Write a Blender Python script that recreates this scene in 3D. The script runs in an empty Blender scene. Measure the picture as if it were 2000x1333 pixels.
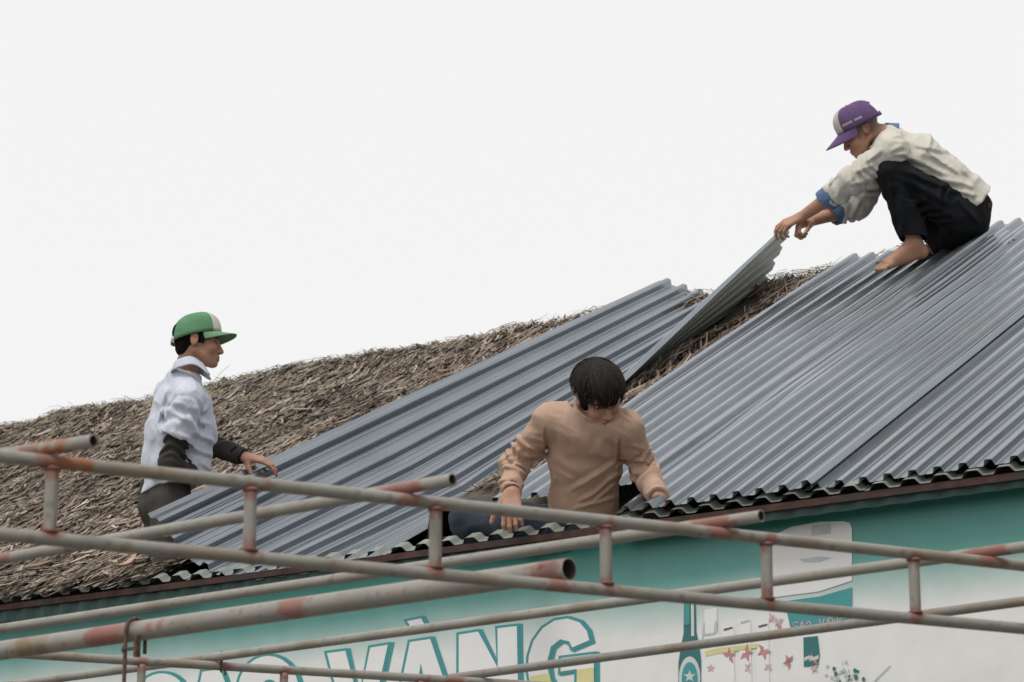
import bpy, math, random
import numpy as np
from mathutils import Vector
rng = np.random.default_rng(7); random.seed(7)
scene = bpy.context.scene
COL = scene.collection
# ------------------------------------------------------------------ camera
FPX = 5200.0                                   # focal length in photo pixels (photo is 2000 wide)
PITCH = math.atan2(1333, FPX); CP, SP = math.cos(PITCH), math.sin(PITCH)
CAM = np.array([0, 0, 1.65])
cam_d = bpy.data.cameras.new('camera'); cam = bpy.data.objects.new('camera', cam_d); COL.objects.link(cam)
cam.location = CAM; cam.rotation_euler = (math.pi/2 + PITCH, 0, 0)
cam_d.sensor_width = 36; cam_d.lens = FPX/2000*36; cam_d.clip_end = 2000
cam_d.dof.use_dof = True; cam_d.dof.focus_distance = 11.2; cam_d.dof.aperture_fstop = 6.3
scene.camera = cam
# ------------------------------------------------------------------ world: white overcast sky
SUN_EL, SUN_AZ = math.radians(62), math.radians(205)
w = bpy.data.worlds.new('World'); scene.world = w; w.use_nodes = True
nt = w.node_tree; nt.nodes.clear()
sky = nt.nodes.new('ShaderNodeTexSky'); sky.sky_type = 'NISHITA'; sky.sun_disc = False
sky.sun_elevation = SUN_EL; sky.sun_rotation = SUN_AZ
b1 = nt.nodes.new('ShaderNodeBackground'); nt.links.new(sky.outputs[0], b1.inputs[0]); b1.inputs[1].default_value = 0.08
b2 = nt.nodes.new('ShaderNodeBackground'); b2.inputs[0].default_value = (0.945, 0.942, 0.938, 1); b2.inputs[1].default_value = 1.0
mx = nt.nodes.new('ShaderNodeMixShader'); mx.inputs[0].default_value = 0.95
nt.links.new(b1.outputs[0], mx.inputs[1]); nt.links.new(b2.outputs[0], mx.inputs[2])
wo = nt.nodes.new('ShaderNodeOutputWorld'); nt.links.new(mx.outputs[0], wo.inputs[0])
sd = bpy.data.lights.new('sun', 'SUN'); so = bpy.data.objects.new('sun', sd); COL.objects.link(so)
sd.energy = 1.5; sd.angle = math.radians(20); sd.color = (1, .97, .93)
sdir = Vector((math.sin(SUN_AZ)*math.cos(SUN_EL), math.cos(SUN_AZ)*math.cos(SUN_EL), math.sin(SUN_EL)))
so.rotation_euler = sdir.to_track_quat('Z', 'Y').to_euler(); so.location = (0, 0, 20)
vs = scene.view_settings; vs.view_transform = 'Standard'; vs.look = 'None'; vs.exposure = 0; vs.gamma = 1
# ------------------------------------------------------------------ frames of reference
def ray(x, y):
    cx, cy = x-1000, 667-y
    return np.array([cx, FPX*CP-cy*SP, cy*CP+FPX*SP])/FPX
def px(x, y, D): return CAM + ray(x, y)*D           # a photo pixel at a real depth D (m)
O = px(1200, 1005, 10.3)                              # a point on the eave
Ee = np.array([7300, -5368, 0])/math.hypot(7300, 5368)  # along the eave (towards the right)
Hh = np.array([-Ee[1], Ee[0], 0]); Zz = np.array([0, 0, 1.0])
BETA = math.radians(29.2)                             # roof pitch
Uu = math.cos(BETA)*Hh + math.sin(BETA)*Zz; Nn = -math.sin(BETA)*Hh + math.cos(BETA)*Zz
def RF(a, b, c):
    a, b, c = np.broadcast_arrays(*[np.asarray(v, float) for v in (a, b, c)])
    return O + a[..., None]*Ee + b[..., None]*Uu + c[..., None]*Nn
def on_roof(x, y, c=0.):
    r = ray(x, y); t = ((O-CAM)@Nn + c)/(r@Nn); q = CAM+r*t-O
    return np.array([q@Ee, q@Uu, q@Nn])
def on_z(x, y, z):
    r = ray(x, y); return CAM + r*((z-CAM[2])/r[2])
# ------------------------------------------------------------------ object helpers
def tag(o, label, cat, group=None):
    o['label'] = label; o['category'] = cat
    if group: o['group'] = group
    return o
def empty(name, loc, label=None, cat=None, group=None):
    o = bpy.data.objects.new(name, None); COL.objects.link(o); o.location = loc; o.empty_display_size = .1
    if label: tag(o, label, cat, group)
    return o
def link(name, me, mats, parent=None, smooth=False):
    if not isinstance(mats, (list, tuple)): mats = [mats]
    for m in mats: me.materials.append(m)
    o = bpy.data.objects.new(name, me); COL.objects.link(o)
    if parent is not None:
        o.parent = parent
        o.matrix_parent_inverse = parent.matrix_world.inverted() if parent.type != 'EMPTY' else __import__('mathutils').Matrix.Translation(-Vector(parent.location))
    me.polygons.foreach_set('use_smooth', [bool(smooth)]*len(me.polygons))
    return o
def mesh_np(name, V, F, mi=None, col=None):
    """V (n,3); F (m,4) or (m,3) array or list of lists"""
    me = bpy.data.meshes.new(name)
    if isinstance(F, np.ndarray):
        k = F.shape[1]; me.vertices.add(len(V)); me.vertices.foreach_set('co', np.asarray(V, np.float32).ravel())
        me.loops.add(F.size); me.loops.foreach_set('vertex_index', F.astype(np.int32).ravel())
        me.polygons.add(len(F)); me.polygons.foreach_set('loop_start', np.arange(0, F.size, k, dtype=np.int32))
        me.polygons.foreach_set('loop_total', np.full(len(F), k, np.int32))
    else:
        me.from_pydata([tuple(map(float, v)) for v in V], [], F)
    if mi is not None: me.polygons.foreach_set('material_index', np.asarray(mi, np.int32))
    if col is not None:
        at = me.color_attributes.new('Col', 'FLOAT_COLOR', 'POINT')
        c4 = np.ones((len(V), 4), np.float32); c4[:, :3] = col; at.data.foreach_set('color', c4.ravel())
    me.update(calc_edges=True); me.validate()
    return me
class MB:                                             # collects boxes and quads for one mesh
    def __init__(s): s.V = []; s.F = []
    def quad(s, *p): i = len(s.V); s.V += [np.asarray(q, float) for q in p]; s.F.append(list(range(i, i+len(p))))
    def box(s, c, ax, ay, az):
        i = len(s.V); c = np.asarray(c, float)
        for dz in (-1, 1):
            for dy in (-1, 1):
                for dx in (-1, 1): s.V.append(c+dx*ax+dy*ay+dz*az)
        s.F += [[i+k for k in f] for f in ([0,2,3,1],[4,5,7,6],[0,1,5,4],[2,6,7,3],[0,4,6,2],[1,3,7,5])]
    def build(s, name, mat, parent=None, smooth=False): return link(name, mesh_np(name, s.V, s.F), mat, parent, smooth)
# ------------------------------------------------------------------ noise
_lat = rng.random((32, 32, 32)).astype(np.float32)
def vnoise(P, seed=0):
    P = np.asarray(P, np.float32) + seed*7.31
    i = np.floor(P).astype(np.int32); f = P-i; f = f*f*(3-2*f); i &= 31; j = (i+1) & 31
    x0, y0, z0 = i[..., 0], i[..., 1], i[..., 2]; x1, y1, z1 = j[..., 0], j[..., 1], j[..., 2]
    fx, fy, fz = f[..., 0], f[..., 1], f[..., 2]; L = _lat
    a = L[x0,y0,z0]*(1-fx)+L[x1,y0,z0]*fx; b = L[x0,y1,z0]*(1-fx)+L[x1,y1,z0]*fx
    c = L[x0,y0,z1]*(1-fx)+L[x1,y0,z1]*fx; d = L[x0,y1,z1]*(1-fx)+L[x1,y1,z1]*fx
    return (a*(1-fy)+b*fy)*(1-fz)+(c*(1-fy)+d*fy)*fz
def n2(a, b, s=0): return vnoise(np.stack(np.broadcast_arrays(a, b, np.float32(s*.77)), -1), s)
def sst(x, a, b): t = np.clip((x-a)/(b-a), 0, 1); return t*t*(3-2*t)
# ------------------------------------------------------------------ materials
def mat(name, color=(.5,.5,.5), rough=.6, metal=0., spec=.5, var=0., vscale=8., bump=0., bscale=40., attr=False, sss=0., dark=None, dscale=3., dthr=.62, dmix=.5, coat=0., rvar=0.):
    m = bpy.data.materials.new(name); m.use_nodes = True
    t = m.node_tree; N = t.nodes; L = t.links; p = N['Principled BSDF']
    p.inputs['Roughness'].default_value = rough; p.inputs['Metallic'].default_value = metal
    p.inputs['Specular IOR Level'].default_value = spec
    if coat: p.inputs['Coat Weight'].default_value = coat; p.inputs['Coat Roughness'].default_value = .25
    tc = N.new('ShaderNodeTexCoord'); geo = N.new('ShaderNodeNewGeometry')
    if attr:
        a = N.new('ShaderNodeAttribute'); a.attribute_name = 'Col'; c = a.outputs['Color']
    else:
        r = N.new('ShaderNodeRGB'); r.outputs[0].default_value = (*color, 1); c = r.outputs[0]
    if var:
        nz = N.new('ShaderNodeTexNoise'); nz.inputs['Scale'].default_value = vscale; nz.inputs['Detail'].default_value = 5
        L.new(geo.outputs['Position'], nz.inputs['Vector'])
        mr = N.new('ShaderNodeMapRange'); mr.inputs[1].default_value = .25; mr.inputs[2].default_value = .75
        mr.inputs[3].default_value = 1-var; mr.inputs[4].default_value = 1+var; L.new(nz.outputs[0], mr.inputs[0])
        mm = N.new('ShaderNodeMix'); mm.data_type = 'RGBA'; mm.blend_type = 'MULTIPLY'; mm.inputs[0].default_value = 1
        L.new(c, mm.inputs[6]); L.new(mr.outputs[0], mm.inputs[7]); c = mm.outputs[2]
    if dark is not None:
        nz = N.new('ShaderNodeTexNoise'); nz.inputs['Scale'].default_value = dscale; nz.inputs['Detail'].default_value = 8; nz.inputs['Roughness'].default_value = .65
        L.new(geo.outputs['Position'], nz.inputs['Vector'])
        mr = N.new('ShaderNodeMapRange'); mr.inputs[1].default_value = dthr; mr.inputs[2].default_value = dthr+.08
        mr.inputs[3].default_value = 0; mr.inputs[4].default_value = dmix; L.new(nz.outputs[0], mr.inputs[0])
        mm = N.new('ShaderNodeMix'); mm.data_type = 'RGBA'; L.new(mr.outputs[0], mm.inputs[0])
        L.new(c, mm.inputs[6]); mm.inputs[7].default_value = (*dark, 1); c = mm.outputs[2]
    L.new(c, p.inputs['Base Color'])
    if rvar:
        nz = N.new('ShaderNodeTexNoise'); nz.inputs['Scale'].default_value = 5; nz.inputs['Detail'].default_value = 6
        L.new(geo.outputs['Position'], nz.inputs['Vector'])
        mr = N.new('ShaderNodeMapRange'); mr.inputs[3].default_value = rough-rvar; mr.inputs[4].default_value = rough+rvar
        L.new(nz.outputs[0], mr.inputs[0]); L.new(mr.outputs[0], p.inputs['Roughness'])
    if bump:
        nz = N.new('ShaderNodeTexNoise'); nz.inputs['Scale'].default_value = bscale; nz.inputs['Detail'].default_value = 4
        L.new(geo.outputs['Position'], nz.inputs['Vector'])
        bp = N.new('ShaderNodeBump'); bp.inputs['Strength'].default_value = bump; bp.inputs['Distance'].default_value = .01
        L.new(nz.outputs[0], bp.inputs['Height']); L.new(bp.outputs[0], p.inputs['Normal'])
    if sss:
        p.inputs['Subsurface Weight'].default_value = sss; p.inputs['Subsurface Radius'].default_value = (1, .35, .2); p.inputs['Subsurface Scale'].default_value = .006
    return m
M = {}
M['sheet'] = mat('sheet_top', (.275,.302,.330), .25, .8, .5, var=.10, vscale=3, bump=.035, bscale=9, dark=(.34,.35,.35), dscale=2.2, dthr=.58, dmix=.4, rvar=.10)
M['sheet_under'] = mat('sheet_underside', (.44,.49,.45), .5, 0, .4, var=.08, vscale=4)
M['old_top'] = mat('old_sheet_top', (.235,.25,.222), .6, 0, .4, var=.18, vscale=14, dark=(.16,.11,.07), dscale=9, dthr=.6, dmix=.5)
M['old_under'] = mat('old_sheet_underside', (.075,.095,.075), .7, var=.3, vscale=10)
M['edge'] = mat('cut_edge', (.12,.13,.13), .7)
M['fascia'] = mat('rusty_fascia', (.058,.023,.017), .75, var=.5, vscale=16, dark=(.035,.03,.025), dscale=6, dthr=.5, dmix=.8, bump=.4)
M['valance'] = mat('green_valance', (.013,.062,.05), .45, var=.35, vscale=9, dark=(.12,.16,.13), dscale=14, dthr=.64, dmix=.5)
M['thatch'] = mat('thatch_base', (.10,.078,.056), .95, var=.5, vscale=30, bump=1., bscale=60)
M['straw'] = mat('straw', attr=True, rough=.85, spec=.2)
M['leaf'] = mat('dry_leaf', (.5,.33,.24), .8, var=.2, vscale=30)
M['wall'] = mat('plaster', (.42,.41,.38), .9, var=.15, vscale=4, bump=.2)
M['ground'] = mat('dirt_ground', (.13,.12,.105), .9, var=.25, vscale=1.2, bump=.2)
M['pipe'] = mat('painted_pipe', attr=True, rough=.5, spec=.45, bump=.12, bscale=90)
M['pipe_in'] = mat('pipe_inside', (.05,.045,.04), .9)
M['iron'] = mat('rusty_iron', (.11,.055,.04), .7, var=.5, vscale=50, bump=.5, bscale=150)
M['skin'] = mat('skin', attr=True, rough=.5, spec=.35, var=.06, vscale=35, sss=.12, bump=.06, bscale=180)
M['hair'] = mat('black_hair', (.011,.009,.008), .9, 0, .1, var=.4, vscale=60); M['strand'] = mat('hair_strand', attr=True, rough=.7, spec=.18)
# ------------------------------------------------------------------ ground
g = MB(); g.quad((-300,-300,0),(300,-300,0),(300,300,0),(-300,300,0))
gr = g.build('ground', M['ground']); gr['kind'] = 'structure'
# ------------------------------------------------------------------ unseen house, added on the right as something dark for sheet ribs to reflect
M['added_wall'] = mat('added_dark_render', (.10,.105,.10), .9, var=.2, vscale=2); M['glass'] = mat('window_glass', (.03,.035,.04), .1)
nh = empty('added_dark_house', (11, 4, 0), 'unseen dark two-storey house added to darken reflections in the metal ribs', 'house')
mb = MB(); mb.box((12, 4, 4.2), np.array([3.2,0,0]), np.array([0,8.5,0]), np.array([0,0,4.2])); mb.build('wall', M['added_wall'], nh)
mb = MB(); mb.box((12, 4, 8.5), np.array([3.5,0,0]), np.array([0,8.8,0]), np.array([0,0,.1])); mb.build('roof', M['wall'], nh)
for wy in (-2, 1, 4, 7, 10):
    for wz in (1.6, 5.6):
        mb = MB(); mb.box((8.79, wy, wz), np.array([.03,0,0]), np.array([0,.6,0]), np.array([0,0,.7])); wn = mb.build('window', M['wall'], nh)
        mb = MB(); mb.box((8.755, wy, wz), np.array([.01,0,0]), np.array([0,.52,0]), np.array([0,0,.62])); mb.build('pane', M['glass'], wn)
# ------------------------------------------------------------------ corrugated sheet
def profile(pitch, n, hgt, top=.24, base=.52, minor=True, lead=.5):
    """cross-section (w, height) of n ribs, edges in the valleys"""
    w, z = [0.0], [0.0]; ch = .035*pitch
    for i in range(n):
        c0 = (i+lead)*pitch; hb, ht = base*pitch/2, top*pitch/2
        for x, y in ((-hb-ch,0),(-hb+ch*.6,hgt*.1),(-ht-ch*.6,hgt*.9),(-ht+ch,hgt),(ht-ch,hgt),(ht+ch*.6,hgt*.9),(hb-ch*.6,hgt*.1),(hb+ch,0)):
            w.append(c0+x); z.append(y)
        if minor and i < n-1:
            m0 = c0+pitch/2; q = .05*pitch
            for x, y in ((-q*1.5,0),(-q*.5,hgt*.07),(q*.5,hgt*.07),(q*1.5,0)): w.append(m0+x); z.append(y)
    w.append(n*pitch); z.append(0.0)
    return np.array(w), np.array(z)
def corrugated(name, S, prof, L, nl, parent, mats, th=.0012):
    """S(w,l)->(...,3): mid surface of the sheet; ribs run along l"""
    w, z = prof; l = np.linspace(0, L, nl)
    Wg, Lg = np.meshgrid(w, l, indexing='ij'); eps = .01
    P = S(Wg, Lg); dw = S(Wg+eps, Lg)-S(Wg-eps, Lg); dl = S(Wg, Lg+eps)-S(Wg, Lg-eps)
    Nv = np.cross(dw, dl); Nv /= np.linalg.norm(Nv, axis=-1, keepdims=True)
    T = P+Nv*z[:, None, None]; Bt = T-Nv*th
    nw = len(w); V = np.concatenate([T.reshape(-1,3), Bt.reshape(-1,3)]); idx = np.arange(nw*nl).reshape(nw, nl); o = nw*nl
    q = np.stack([idx[:-1,:-1], idx[1:,:-1], idx[1:,1:], idx[:-1,1:]], -1).reshape(-1,4)
    F = [q, q[:, ::-1]+o]; mi = [np.zeros(len(q)), np.ones(len(q))]
    def rim(line): a, b = line[:-1], line[1:]; F.append(np.stack([a, a+o, b+o, b], -1)); mi.append(np.full(len(a), len(mats)-1))
    rim(idx[:, 0]); rim(idx[::-1, -1]); rim(idx[0, ::-1]); rim(idx[-1, :])
    return link(name, mesh_np(name, V, np.concatenate(F), np.concatenate(mi)), mats, parent)
# ------------------------------------------------------------------ the house
house = empty('thatched_house', RF(-1, 2, 0)*[1,1,0], 'low shop building whose thatched roof is being covered with grey corrugated sheets', 'house')
# ------------------------------------------------------------------ the loose sheet being handed up
NL = 11; PW = .104*NL
def integ(theta, n=200):
    ws = np.linspace(0, PW, n); th = np.radians(theta(ws)); d = ws[1]-ws[0]
    return ws, np.concatenate([[0], np.cumsum((np.cos(th[1:])+np.cos(th[:-1]))/2*d)]), -np.concatenate([[0], np.cumsum((np.sin(th[1:])+np.sin(th[:-1]))/2*d)])
LS = 4.22
ST_T = [0, .34, 1.0]                                   # stations along the sheet: slope across its width (degrees)
ST_W = [[0,.10,.35,.7,1.1], [0,.3,.6,.85,1.1], [0,.3,.55,.68,1.1]]
ST_A = [[71,62,34,8,-8], [56,46,22,-8,-18], [30,24,6,-47,-49]]
secs = [integ(lambda w_, W_=W_, A_=A_: np.interp(w_, W_, A_)) for W_, A_ in zip(ST_W, ST_A)]
pA0 = np.array([-2.41, .05, .268]); pA1 = np.array([-2.18, .05+LS, .062])
def loose(w_, l_):
    t = l_/LS; aa = np.zeros_like(w_, dtype=float); cc = np.zeros_like(aa)
    xs = [np.interp(w_, s[0], s[1])+np.where(w_ > PW, w_-PW, 0)+np.where(w_ < 0, w_, 0) for s in secs]; zs = [np.interp(w_, s[0], s[2]) for s in secs]
    tt = [np.clip(1-t/ST_T[1], 0, 2), np.where(t < ST_T[1], t/ST_T[1], (1-t)/(1-ST_T[1])), np.clip((t-ST_T[1])/(1-ST_T[1]), 0, 2)]
    for i in range(3): aa = aa+xs[i]*tt[i]; cc = cc+zs[i]*tt[i]
    return RF(pA0[0]+(pA1[0]-pA0[0])*t+aa, pA0[1]+l_, pA0[2]+(pA1[2]-pA0[2])*t+cc)
# how far down the loose sheet reaches, so that the thatch under it is cut back
_tb = np.linspace(-.1, LS+.4, 90); _ta = np.linspace(-2.7, -.8, 120); _tab = np.full((90, 120), 9.0)
for _i, _b in enumerate(_tb):
    _w = np.linspace(0, PW, 160); _q = loose(_w, np.full(160, np.clip(_b-.05, 0, LS)))-O
    _tab[_i] = np.interp(_ta, _q@Ee, _q@Nn, left=9, right=9)
    _r = _q[-1]; _m = (_ta > _r@Ee) & (_ta < _r@Ee+.10); _tab[_i, _m] = np.min(_q@Nn) + 1.5*(_ta[_m]-_r@Ee)
def in_sheet(a, b):
    b_ = np.clip((b-.05)/LS, 0, 1)
    return (a > -2.41+.24*b_+.03) & (a < np.interp(b_, [0,.25,.42,.6,.8,1], [-1.53,-1.45,-1.40,-1.35,-1.31,-1.27])-.05) & (b < 4.08)
def under_sheet(a, b):
    ia = np.clip(np.rint((np.asarray(a)+2.7)/1.9*119), 0, 119).astype(int); ib = np.clip(np.rint((np.asarray(b)+.1)/(LS+.5)*89), 0, 89).astype(int)
    inside = (np.asarray(a) > -2.7) & (np.asarray(a) < -.8)
    return np.where(inside, _tab[ib, ia], 9.0)
RIDGE = 4.28
def thatch_c(a, b):
    a = np.asarray(a, float); b = np.asarray(b, float)
    c = -.015 - .085*sst(b, .05, .8) + .03*(n2(a*6, b*2.2, 8)-.5) + .06*(n2(a*.9, b*.7, 1)-.5) + .035*(n2(a*3, b*2, 2)-.5)
    c = c + .03*sst(b, 3.6, 4.2)*(n2(a*1.6, b, 3))
    hole2 = sst(a, -1.2, -1.0)*(1-sst(a, -.2, 0))*(1-sst(b, .5, .9))
    return np.minimum(c - .2*hole2, under_sheet(a, b) - .055 + .05*sst(b, 3.6, 4.0))
A0, A1 = -9.5, 4.5
na, nb = 240, 70
ag = np.linspace(A0, A1, na); bg = np.linspace(0.06, RIDGE, nb)
AG, BG = np.meshgrid(ag, bg, indexing='ij')
front = RF(AG, BG, thatch_c(AG, BG))
# rear slope, mirrored about the ridge
nr = 14; t = np.linspace(0, 1, nr)[1:]
ridge = front[:, -1]
back = ridge[:, None, :] + (t[None, :, None]*3.8)*(math.cos(BETA)*Hh - math.sin(BETA)*Zz) + Nn*0
G = np.concatenate([front, back], 1); nb2 = G.shape[1]
idx = np.arange(na*nb2).reshape(na, nb2); q = np.stack([idx[:-1,:-1], idx[1:,:-1], idx[1:,1:], idx[:-1,1:]], -1).reshape(-1,4)
thk = np.concatenate([.02+.14*sst(bg, .1, .8), np.full(nr-1, .16)]); under = (G - thk[None, :, None]*Zz).reshape(-1,3)
qa = AG[:-1,:-1]; qb = BG[:-1,:-1]; cut = (qa > -2.5) & (qa < .06) & (qb < .5); cut = np.concatenate([cut, np.zeros((na-1, nr-1+1), bool)], 1)[:, :nb2-1].ravel(); q = q[~cut]
V = np.concatenate([G.reshape(-1,3), under]); F = [q, q[:, ::-1]+len(under)]
for line in (idx[::-1, -1], idx[0, ::-1], idx[-1, :]):
    a_, b_ = line[:-1], line[1:]; F.append(np.stack([a_, a_+len(under), b_+len(under), b_], -1))
link('thatch', mesh_np('thatch', V, np.concatenate(F)), M['thatch'], house, True)
# straws: ribbons laid down the slope
def straw_mesh(a, b, n, lift, lenr, widr, ang_sd, curl=.3, dark=1., tilt=.10):
    ln = rng.uniform(*lenr, n); wd = rng.uniform(*widr, n)
    ang = rng.normal(0, ang_sd, n); wild = rng.random(n) < .06; ang[wild] = rng.uniform(-1.5, 1.5, wild.sum())
    da, db = np.sin(ang), np.cos(ang); tl = rng.normal(.0, tilt, n); up = rng.uniform(0, lift, n)
    P = []
    for s in (-.5, 0, .5):
        aa = a+da*ln*s; bb = b+db*ln*s
        zc = thatch_c(aa, np.minimum(bb, RIDGE)) + up + tl*ln*s*1.0 + curl*.03*(s*s*4)*rng.random(n)
        over = np.maximum(bb-RIDGE, 0)
        c0 = RF(aa, bb, zc) - over[:, None]*Zz*.9
        roll = rng.uniform(-.35, .35, n) if s == -.5 else roll
        side = (db*np.cos(roll))[:, None]*Ee - (da*np.cos(roll))[:, None]*Uu + np.sin(roll)[:, None]*Nn
        ww = wd*(1.0 if s == 0 else .6)
        P += [c0-side*(ww/2)[:, None], c0+side*(ww/2)[:, None]]
    V = np.stack(P, 1).reshape(-1, 3); k = np.arange(n)*6
    F = np.concatenate([np.stack([k, k+1, k+3, k+2], -1), np.stack([k+2, k+3, k+5, k+4], -1)])
    pal = np.array([(.40,.33,.26),(.30,.238,.18),(.18,.138,.105),(.085,.066,.052),(.25,.225,.20),(.52,.45,.37),(.34,.25,.19)])
    ci = rng.choice(len(pal), n, p=[.2,.24,.2,.13,.12,.04,.07]); C = pal[ci]*rng.uniform(.62, 1.08, (n,1))*dark
    C = C*(0.66+.62*n2(a*1.3, b*1.1, 5))[:, None]*(.72+.5*n2(a*5, b*3, 6))[:, None]
    return V, F, np.repeat(C, 6, 0)
def straws(name, specs, keep=None):
    Vs, Fs, Cs, o = [], [], [], 0
    for sp in specs:
        V, F, C = straw_mesh(**sp); Vs.append(V); Fs.append(F+o); Cs.append(C); o += len(V)
    ob = link(name, mesh_np(name, np.concatenate(Vs), np.concatenate(Fs), None, np.concatenate(Cs)), M['straw'], house)
    ob['kind'] = 'stuff'; return ob
def scatter(n, a0, a1, b0, b1, ok):
    a = rng.uniform(a0, a1, n); b = rng.uniform(b0, b1, n); k = ok(a, b); return a[k], b[k]
leg = lambda a, b: ~((a > -2.44) & (a < .1) & (b < .5)) & ~in_sheet(a, b) 
aL, bL = scatter(90000, -7.6, -1.95, -.03, RIDGE+.02, leg)
aF, bF = scatter(9000, -7.6, -1.95, .0, RIDGE-.05, leg)
aM, bM = scatter(17000, -2.2, -.55, .9, RIDGE+.02, leg)
aR, bR = scatter(1500, -7.8, -.4, RIDGE-.12, RIDGE+.04, lambda a, b: a < 9)
straws('thatch_straw', [dict(a=aL, b=bL, n=len(aL), lift=.040, lenr=(.03,.20), widr=(.004,.017), ang_sd=.33, tilt=.045),
                        dict(a=aF, b=bF, n=len(aF), lift=.05, lenr=(.05,.15), widr=(.014,.03), ang_sd=.5, tilt=.05, dark=.9),
                        dict(a=aM, b=bM, n=len(aM), lift=.03, lenr=(.08,.3), widr=(.004,.012), ang_sd=.22, tilt=.06),
                        dict(a=aR, b=bR, n=len(aR), lift=.06, lenr=(.08,.3), widr=(.004,.011), ang_sd=.7, tilt=.08)])
# loose tufts standing at the ridge
aT, bT = scatter(30, -7.6, -.5, RIDGE-.06, RIDGE+.0, lambda a, b: n2(a*2.2, b*0, 9) > .5)
straws('ridge_tufts', [dict(a=aT, b=bT, n=len(aT), lift=.09, lenr=(.1,.32), widr=(.004,.009), ang_sd=1.0, tilt=.35)])
# dry leaves blown onto the thatch
def dry_leaf(x, y, ln, wd, ang, curl, label, m):
    a, b, _ = on_roof(x, y, .05); U_ = math.cos(ang)*Uu+math.sin(ang)*Ee; W_ = np.cross(Nn, U_); V = []; F = []
    for i in range(9):
        t = i/8; ww = wd*math.sin(math.pi*min(1, .06+t*.94))**.8
        for k in (-1, 0, 1): V.append(RF(a, b, .055)+U_*(t-.5)*ln+W_*k*ww/2+Nn*(curl*(t-.5)**2*4*ln*.25+abs(k)*ww*.22))
    for i in range(8):
        for k in range(2): F.append([i*3+k, i*3+k+1, i*3+k+4, i*3+k+3])
    o = solid_(link('dry_leaf', mesh_np('dry_leaf', V, F), m, None, True), .0015); tag(o, label, 'leaf'); return o
def solid_(o, t): md = o.modifiers.new('thickness', 'SOLIDIFY'); md.thickness = t; return o
M['leaf2'] = mat('pale_leaf', (.42,.36,.29), .8, var=.2, vscale=30)
dry_leaf(248, 1108, .16, .055, .2, 1., 'pinkish dry leaf lying on the thatch above the eave', M['leaf'])
dry_leaf(185, 1082, .15, .05, .5, .6, 'pale brown curled leaf on the thatch by the pipe crossing', M['leaf2'])
# old eave sheets
EP = .1235
k0 = int(-9.3/EP/9)
for i in range(k0, 5):
    a0 = i*9*EP; sg = rng.uniform(-.006, .006)
    corrugated('eave_sheet', lambda w_, l_, a0=a0, sg=sg: RF(a0+w_, -.045+l_+.004*np.sin(a0*9), -.024+sg*.6+.010*(n2((a0+w_)*1.3, 0, 4)-.5)),
               profile(EP, 9, .023, .36, .66, False)  , .055, 3, house, [M['old_top'], M['old_under'], M['old_under']])
# fascia and green valance under it
def eave_run(name, b, z0l, z0r, hl, hr, thick, m, wavy=0):
    mb = MB(); n = 120 if wavy else 30; aa = np.linspace(-8.5, 3.6, n+1 if not wavy else 500)
    tt = np.clip((aa+3.3)/5.0, -.6, 1.3); z0 = z0l+(z0r-z0l)*tt; hh = np.maximum(hl+(hr-hl)*tt, .012)
    off = wavy*np.sin(aa/.0618*math.pi) if wavy else 0*aa
    wob = .006*(n2(aa*1.1, 0, 12)-.5)
    base = O + aa[:, None]*Ee + (b+off)[:, None]*Hh
    rows = [base+(z0+wob)[:, None]*Zz, base+(z0+wob-hh)[:, None]*Zz, base+(z0+wob-hh)[:, None]*Zz+thick*Hh, base+(z0+wob)[:, None]*Zz+thick*Hh]
    V = np.concatenate(rows); N_ = len(aa); i = np.arange(N_-1); F = []
    for k in range(4): p, r = k*N_, ((k+1) % 4)*N_; F.append(np.stack([i+p, i+r, i+1+r, i+1+p], -1))
    return link(name, mesh_np(name, V, np.concatenate(F)), m, house)
eave_run('fascia_board', -.026, -.048, -.048, .026, .026, .03, M['fascia'])
eave_run('green_valance', -.004, -.076, -.076, .05, .024, .002, M['valance'], .007)
# walls
SGN = .10                                              # the sign stands this far behind the eave
def wall_pt(a, hb, z): return O*[1,1,0] + a*Ee + hb*Hh + z*Zz
ez = O[2]
wb = MB()
for (a_c, h_c, la, lh, zt) in ((-2.5, SGN+.10, 6.7, .05, ez-.30), (-2.5, 6.3, 6.7, .08, ez-.3)):
    wb.box(wall_pt(a_c, h_c, zt/2), la*Ee, lh*Hh, zt/2*Zz)
for a_c in (-9.1, 4.1): wb.box(wall_pt(a_c, 3.25, (ez-.3)/2), .08*Ee, 2.95*Hh, (ez-.3)/2*Zz)
wb.build('wall', M['wall'], house)
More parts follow.
